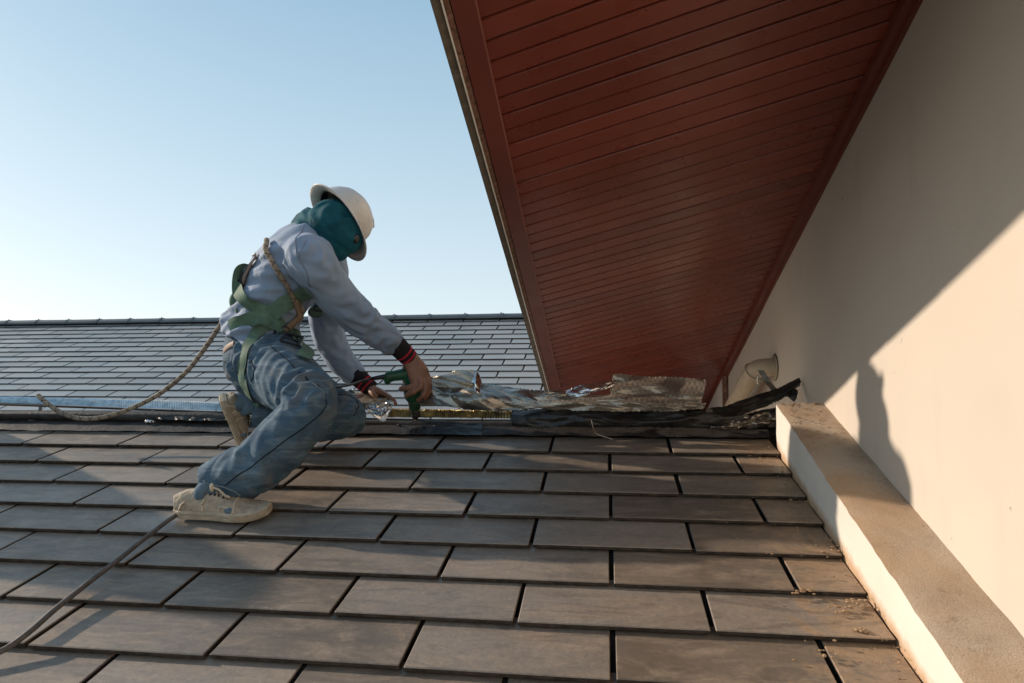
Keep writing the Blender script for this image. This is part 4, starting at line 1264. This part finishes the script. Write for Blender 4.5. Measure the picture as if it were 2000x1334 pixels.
# shoes ------------------------------------------------------------------
def shoe(heel, f, u, length, parent, lab=None, lace=True, mirror=1):
    f = f.normalized(); u = (u - f * u.dot(f)).normalized(); l = u.cross(f) * mirror
    S = length / .30
    k = lambda a, b, c: heel + (f * a + l * b + u * c) * S
    root = MB(); rs = []
    # sole outline
    out = [(-.004, .022), (.02, .036), (.07, .038), (.13, .040), (.19, .050), (.24, .049), (.275, .036), (.297, .014)]
    def outline(h, g):
        left = [k(a + (g * .3 if a > .2 else -g * .3 if a < .01 else 0), b + g, h + (.010 * max(0, (a - .22) / .08) ** 2)) for a, b in out]
        right = [k(a + (g * .3 if a > .2 else -g * .3 if a < .01 else 0), -b - g, h + (.010 * max(0, (a - .22) / .08) ** 2)) for a, b in out]
        return left + right[::-1]
    mb = MB(); mb.rings([outline(.0, -.006), outline(.003, .001), outline(.012, .003), outline(.027, .002), outline(.030, -.003)])
    sole_o = mb.build('shoe_sole', M['sole'], parent)
    mb = MB(); mb.rings([outline(-.002, -.008), outline(.0035, -.001)]); mb.build('tread', M['sole_green'], sole_o)
    mb = MB()
    def orr(h, g):
        return outline(h, g)
    mb.rings([outline(.0165, .0035), outline(.019, .0042), outline(.0215, .0035)], cap=False); mb.build('foxing_stripe', M['canvas'], sole_o)
    # ridged toe cap rubber
    mb = MB()
    for a in np.linspace(.215, .292, 17):
        b_ = np.interp(a, [q[0] for q in out], [q[1] for q in out]); up_ = .010 * max(0, (a - .22) / .08) ** 2
        for sg_ in (1, -1):
            mb.tube([k(a, sg_ * (b_ + .0035), .006 + up_), k(a, sg_ * (b_ + .0035), .025 + up_)], .0018 * S, 5)
    mb.build('toe_ridge', M['sole'], sole_o)['kind'] = 'stuff'
    # upper
    st_ = [(.002, .030, .064, .058), (.03, .036, .082, .078), (.07, .038, .090, .086), (.11, .038, .088, .080), (.15, .041, .076, .066), (.19, .046, .060, .05), (.23, .046, .042, .04), (.262, .038, .034, .034), (.286, .022, .026, .026)]
    mb = MB(); rs = []
    for a, b, h, _ in st_:
        ring = []
        for i in range(20):
            t = 2 * pi * i / 20; ct, st2 = cos(t), sin(t)
            yy = b * (abs(ct) ** .8) * (1 if ct > 0 else -1)
            zz = .026 + (h - .026) * max(0, st2) ** .8 if st2 > 0 else .026 + .01 * st2
            ww = 1 - .30 * max(0, st2) * (a < .17)
            ring.append(k(a + (-.012 * max(0, st2) if a < .02 else 0), yy * ww, zz))
        rs.append(ring)
    mb.rings(rs)
    um = remeshed(mb, .004, 2)
    for v_ in um.vertices:
        v_.co += v_.normal * (.0022 * noise.noise(v_.co * 38) + .0022 * noise.noise(v_.co * 90))
    up_o = place(um, 'shoe_upper', M['canvas'], parent)
    # frayed patches and stitched seams
    ub = BVHTree.FromPolygons([v_.co + ORG[parent.name] for v_ in um.vertices], [tuple(p.vertices) for p in um.polygons])
    def line(pts, r_, name, mat, par, off=.001):
        P = []
        for q in catmull([k(*p) for p in pts], 6):
            h_ = ub.find_nearest(q); P.append(h_[0] + h_[1] * off if h_[0] else q)
        mb = MB(); mb.tube(P, r_, 5); return mb.build(name, mat, par, True)
    sd_ = -1 * mirror
    for s_ in (1, -1):
        line([(.02, s_ * .05, .030), (.03, s_ * .05, .055), (.045, s_ * .05, .070)], .0032, 'frayed_edge', M['lace'], up_o)
        line([(.060, s_ * .05, .035), (.056, s_ * .05, .052), (.066, s_ * .05, .052), (.070, s_ * .05, .040)], .0030, 'frayed_edge', M['lace'], up_o)
        line([(.105, s_ * .05, .032), (.100, s_ * .05, .055), (.108, s_ * .04, .075)], .0032, 'frayed_edge', M['lace'], up_o)
        line([(.150, s_ * .05, .034), (.158, s_ * .05, .048), (.175, s_ * .05, .052), (.19, s_ * .05, .042)], .0036, 'frayed_edge', M['lace'], up_o)
        line([(.205, s_ * .05, .032), (.205, s_ * .04, .044), (.200, s_ * .02, .055), (.2, 0, .06)], .0022, 'toe_seam', M['lace'], up_o)
    h_ = ub.find_nearest(k(.186, sd_ * -.05, .040)); 
    for s_ in (1, -1):
        h_ = ub.find_nearest(k(.188, s_ * .05, .040))
        mb = MB(); mb.ball(h_[0] + h_[1] * -.003, .011, Matrix.Diagonal((1.3, .8, .9)), 12, 8); mb.build('sock_hole', M['sock'], up_o, True)
    if lace:
        for i, a in enumerate(np.linspace(.112, .185, 6)):
            line([(a, -.020, .09), (a + .004, 0, .1), (a, .020, .09)], .0026, 'lace', M['lace'], up_o, .003)
            line([(a - .004, -.026, .08), (a - .002, -.018, .09)], .003, 'eyelet', M['lace_dark'], up_o, .001)
            line([(a - .004, .026, .08), (a - .002, .018, .09)], .003, 'eyelet', M['lace_dark'], up_o, .001)
    return k, up_o
heel = roof_px(352, 1004, .003)
toe = roof_px(522, 1008, .003)
k1, u1 = shoe(heel, toe - heel, RN, .308, man)
mb = MB(); limb(mb, [k1(.085, 0, .05), k1(.095, 0, .085), rank + (rknee - rank) * .1], [.026, .027, .034]); mb.build('sock', M['sock'], man, True)
# bow knot on the front
kp = k1(.128, -.012, .098)
mb = MB(); mb.ball(kp, .011, Matrix.Diagonal((.7, .8, 1.3)), 10, 8); mb.tube(catmull([kp, kp + Vector((.025, -.004, -.006)), kp + Vector((.045, -.004, -.022)), kp + Vector((.06, 0, -.03))], 4), .004, 6)
mb.build('lace_knot', M['lace'], u1, True)
heel2 = at(428, 780, 2.66); toe2 = at(462, 856, 2.80)
solev = (RT * -.80 + UP * -.10 - FW * .35)
k2, u2 = shoe(heel2, toe2 - heel2, -solev, .285, man)
mb = MB(); limb(mb, [k2(.045, 0, .05), k2(.05, 0, .10), lank], [.036, .038, .042]); mb.build('sock', M['sock'], man, True)
# trouser hem
hemc = at(437, 966, 2.18); hd = (at(437, 966, 2.18) - at(500, 912, 2.20)).normalized()
# seams on the jeans, belt --------------------------------------------------
def on_surf(bv, pts, sub=8, off=.003, toward=None):
    """smooth curve laid on a surface: rays from the camera side where given as (px, py)"""
    P = []
    for q in pts:
        d = ray(*q).normalized(); h_ = bv.ray_cast(Vector((0, 0, 0)), d)
        if h_[0] is None:
            h2 = bv.find_nearest(d * 2.65); P.append((h2[0], h2[1]))
        else: P.append((h_[0], h_[1]))
    C_ = catmull([p for p, _ in P], sub); out = []
    for c in C_:
        h2 = bv.find_nearest(c)
        n_ = h2[1] if h2[0] is not None else Vector((0, -1, 0))
        out.append((h2[0] + n_ * off, n_))
    return out
def strap(name, bvs, pts, w, mat, parent, off=.006, th=.0016, sub=8, smooth_n=10):
    allv = []
    class Multi:
        def ray_cast(s, o, d):
            best = (None, None, None, 1e9)
            for b in bvs:
                h_ = b.ray_cast(o, d)
                if h_[0] is not None and h_[3] < best[3]: best = h_
            return best
        def find_nearest(s, q):
            best = (None, None, None, 1e9)
            for b in bvs:
                h_ = b.find_nearest(q)
                if h_[0] is not None and h_[3] < best[3]: best = h_
            return best
    S = on_surf(Multi(), pts, sub, off)
    P = [p for p, _ in S]; Nn = [n_ for _, n_ in S]
    for _ in range(smooth_n):
        P = [P[0]] + [(P[i - 1] + P[i] * 2 + P[i + 1]) / 4 for i in range(1, len(P) - 1)] + [P[-1]]
        Nn = [Nn[0]] + [(Nn[i - 1] + Nn[i] * 2 + Nn[i + 1]).normalized() for i in range(1, len(P) - 1)] + [Nn[-1]]
    rs = []
    for i, p in enumerate(P):
        t = (P[min(i + 1, len(P) - 1)] - P[max(i - 1, 0)]).normalized(); n_ = (Nn[i] - t * Nn[i].dot(t)).normalized(); s_ = t.cross(n_)
        hw = w / 2
        rs.append([p - s_ * hw, p - s_ * hw * .5 + n_ * th * .6, p + n_ * th * .8, p + s_ * hw * .5 + n_ * th * .6, p + s_ * hw, p + s_ * hw * .9 - n_ * th, p - n_ * th * .6, p - s_ * hw * .9 - n_ * th])
    mb = MB(); mb.rings(rs); return mb.build(name, mat, parent, False)
def seam(pts, r_=.0022, mat=None, name='seam', par=None, bv=None, off=.0004):
    S = on_surf(bv or jb, pts, 8, off); mb = MB(); mb.tube([p for p, _ in S], r_, 5); return mb.build(name, mat or M['denim_dark'], par or jeans, True)
M['denim_dark'] = simple('denim_seam', (.018, .028, .040), .9, .1)
M['denim_light'] = simple('denim_worn_seam', (.17, .21, .23), .9, .1)
seam([(528, 676), (560, 702), (600, 742), (634, 772), (632, 800), (600, 830), (555, 862), (505, 900), (465, 928), (440, 948)])
seam([(610, 748), (628, 762), (634, 780)], .003, M['denim_light'])
seam([(490, 705), (497, 722), (490, 745)], .003)
seam([(490, 705), (478, 735), (490, 752)], .002)
seam([(436, 705), (434, 740), (455, 775), (480, 790)], .002)
seam([(380, 930), (400, 942), (430, 950), (455, 958), (470, 968)], .0026, M['denim_light'])
seam([(660, 772), (690, 778), (700, 795), (690, 812)], .0022)
# belt and waistband
bo = strap('belt', [jb], [(438, 686), (446, 677), (457, 671)], .020, M['leather'], man, .003)
# shirt seams: armhole and side
seam([(593, 442), (577, 470), (585, 505), (600, 535), (606, 560)], .0022, simple('shirt_seam', (.16, .18, .24), .8, .2), 'shirt_seam', shirt, sb)
seam([(598, 470), (590, 485), (583, 505)], .0018, bpy.data.materials['shirt_seam'], 'shirt_seam', shirt, sb)

# harness (worn, moves with him) -------------------------------------------
har = MB()
hb_c = strap('harness_strap', [sb, jb], [(452, 640), (475, 628), (505, 624), (535, 634), (562, 652), (588, 668)], 0.059, M['green'], man, .010)
strap('harness_strap', [sb, jb], [(464, 560), (476, 580), (500, 598), (522, 615), (540, 632), (555, 652)], 0.054, M['green'], man, .014)
strap('harness_strap', [sb], [(606, 568), (580, 580), (552, 596), (530, 614)], 0.061, M['green'], man, .010)
strap('leg_strap', [sb, jb], [(522, 634), (500, 650), (482, 678), (474, 712), (476, 745), (486, 770), (502, 788)], .044, M['green'], man, .008)
strap('leg_strap', [sb, jb], [(545, 640), (560, 650), (575, 655), (592, 668), (598, 690), (590, 704)], 0.054, M['green'], man, .016)
strap('shoulder_strap', [sb], [(505, 500), (492, 520), (480, 545), (468, 562)], .040, M['cuff'], man, .010)
# loop of webbing standing off the back
mb = MB()
lp = catmull([at(498, 516, 2.66), at(480, 518, 2.65), at(467, 530, 2.64), at(463, 556, 2.63), at(466, 580, 2.62), at(480, 592, 2.60)], 6); rs = []
for i, p in enumerate(lp):
    t = (lp[min(i + 1, len(lp) - 1)] - lp[max(i - 1, 0)]).normalized(); s_ = (FW * .75 + RT * .5 + UP * .2); s_ = (s_ - t * s_.dot(t)).normalized(); n_ = t.cross(s_)
    rs.append([p - s_ * .022, p + n_ * .002, p + s_ * .022, p - n_ * .002])
mb.rings(rs); mb.build('webbing_loop', M['green'], man, True)
# rope pack at the small of the back
mb = MB(); c = at(458, 588, 2.64)
mb.ball(c, .024, Matrix.Diagonal((.8, .9, 1.35)), 14, 10); mb.ball(at(468, 604, 2.62), .022, Matrix.Diagonal((.7, .9, 1.3)), 12, 8)
mb.build('rope_pouch', M['green'], man, True)
mb = MB(); mb.tube(catmull([at(494, 500, 2.66), at(499, 496, 2.65), at(504, 501, 2.64), at(500, 508, 2.64)], 5), .004, 6); mb.build('strap_adjuster', M['black'], man, True)
mb = MB(); mb.tube(catmull([at(477, 545, 2.62), at(483, 552, 2.61), at(480, 565, 2.61)], 5), .007, 7); mb.build('strap_keeper', M['leather'], man, True)
# buckles on the hip
Sx = on_surf(type('B', (), {'ray_cast': staticmethod(lambda o, d: min([b.ray_cast(o, d) for b in (sb, jb)], key=lambda h_: h_[3] if h_[0] else 9)), 'find_nearest': staticmethod(lambda q: min([b.find_nearest(q) for b in (sb, jb)], key=lambda h_: h_[3]))})(), [(548, 665), (570, 672), (590, 678)], 4, .026)
bc, bn = Sx[4]; bx = (RT * .96 - UP * .25); bx = (bx - bn * bx.dot(bn)).normalized(); by = bn.cross(bx)
def frame(c, ax, ay, nrm, w, h, t, d):
    mb = MB()
    for s_ in (1, -1):
        mb.box(c + ax * (-w) + ay * (s_ * h - t / 2) - nrm * d / 2, ax * 2 * w, ay * t, nrm * d)
        mb.box(c + ax * (s_ * w - t / 2) + ay * (-h) - nrm * d / 2 - ay * .001, ax * t, ay * (2 * h + .002), nrm * (d + .001))
    mb.box(c - ax * w - ay * t / 2 - nrm * d / 2, ax * 2 * w, ay * t, nrm * d * .8)
    return mb
frame(bc, bx, by, bn, .032, .022, .008, .007).build('buckle', M['buckle'], man)
ringc = at(560, 655, 2.50)
mb = MB(); h_ = sb.ray_cast(Vector((0, 0, 0)), ray(556, 652).normalized()); rc = (h_[0] if h_[0] else at(556, 652, 2.55)) + Vector((0, -.028, 0))
mb.tube([rc + RT * .030 * cos(a) + UP * (.020 * sin(a) + .010 * cos(a)) - FW * .006 * sin(a) for a in np.linspace(0, 2 * pi, 22)], .0048, 7); mb.build('d_ring', M['buckle'], man, True)
mb = MB(); mb.tube(catmull([rc + RT * .012 + UP * .028, rc + RT * .030 + UP * .010, rc + RT * .004 - UP * .010, rc - RT * .012 - UP * .018], 5), .006, 7); mb.build('karabiner', M['steel' if 0 else 'buckle'], man, True)
# second ring and tool pouch beyond the chest
mb = MB(); mb.ball(at(617, 610, 2.72), .030, Matrix.Diagonal((1.1, .8, .75)), 14, 10); mb.build('tool_pouch', M['green'], man, True)
mb = MB(); mb.tube([at(622, 602, 2.69) + RT * .020 * cos(a) + UP * .010 * sin(a) for a in np.linspace(0, 2 * pi, 14)], .004, 6); mb.build('karabiner', M['black'], man, True)
# lanyard rope across the chest
S = on_surf(sb, [(527, 474), (524, 490), (534, 512), (550, 540), (563, 565), (575, 590), (583, 615), (588, 645)], 8, .016)
Pp = [p for p, _ in S]
for _ in range(6): Pp = [Pp[0]] + [(Pp[i - 1] + Pp[i] * 2 + Pp[i + 1]) / 4 for i in range(1, len(Pp) - 1)] + [Pp[-1]]
uv_tube('lanyard', Pp, .0098, rope_mat('lanyard_braid', (.27, .22, .17)), man)
mb = MB(); mb.tube([Pp[-18], Pp[-9], Pp[-1]], .0135, 10); mb.build('lanyard_sleeve', simple('lanyard_cover', (.17, .11, .07), .8), man, True)

# ------------------------------------------------------------------ drill
dr = thing('power_drill', 'green corded power drill held upright over the ridge by the worker', 'drill', roof_px(808, 828))
top_ = at(806, 742, 2.885); bot = at(811, 806, 2.905); ax = (bot - top_).normalized()
mb = MB()
limb(mb, [top_, top_ + ax * .030, top_ + ax * .055, top_ + ax * .078, top_ + ax * .098], [.034, .040, .043, .039, .025], 20)
limb(mb, [at(803, 728, 2.885), at(806, 745, 2.885)], [.030, .036], 20)
hd_ = (at(762, 734, 2.875) - at(806, 728, 2.885))
limb(mb, [at(806, 730, 2.885), at(790, 731, 2.882), at(770, 734, 2.876), at(756, 736, 2.874)], [.028, .026, .023, .025], 16)
mb.ball(at(757, 739, 2.872), .024, Matrix.Diagonal((.7, .9, 1.2)), 12, 8)
dm = remeshed(mb, .004, 3); place(dm, 'drill_body', M['drill'], dr)
mb = MB(); q0 = top_ + ax * .088; mb.tube([q0, q0 + ax * .010, q0 + ax * .038, q0 + ax * .042], [.030, .027, .024, .02], 20); mb.build('gear_case', M['drill_dark'], dr, True)
q0 = q0 + ax * .042
mb = MB(); mb.tube([q0, q0 + ax * .006, q0 + ax * .028, q0 + ax * .036, q0 + ax * .040], [.019, .020, .019, .013, .008], 16); mb.build('chuck', M['black'], dr)
tip = roof_px(809, 828, .004)
mb = MB(); mb.tube([q0 + ax * .036, tip], .0038, 8); mb.build('drill_bit', M['steel'], dr)
mb = MB()
for kk in range(5): 
    c = top_ + ax * (.028 + .008 * kk) - FW * .0385; mb.box(c - RT * .014, RT * .028, UP * .0026, -FW * .002)
mb.build('vent_slots', M['black'], dr)
mb = MB(); mb.tube([at(757, 735, 2.874), at(748, 736, 2.872), at(736, 738, 2.868), at(724, 740, 2.865)], [.013, .0105, .0095, .007], 10); mb.build('cord_sleeve', M['black'], dr, True)
mb = MB(); mb.tube(catmull([at(726, 740, 2.865), at(705, 745, 2.84), at(682, 752, 2.76), at(655, 756, 2.66), at(635, 755, 2.58), at(600, 752, 2.60)], 6), .0052, 8); mb.build('power_cord', M['black'], dr, True)
mb = MB(); mb.tube([tip + Vector((.012 * cos(a * 2.2), .012 * sin(a * 2.2), .003 + .0015 * a)) for a in np.linspace(0, 6, 24)], .0016, 5); o = mb.build('metal_swarf', M['steel'], None, True, tip)
tag(o, 'tiny bright metal curls around the tip of the drill bit', 'swarf')
print('verts', sum(len(o.data.vertices) for o in COL.objects if o.type == 'MESH'), 'objs', len(COL.objects))
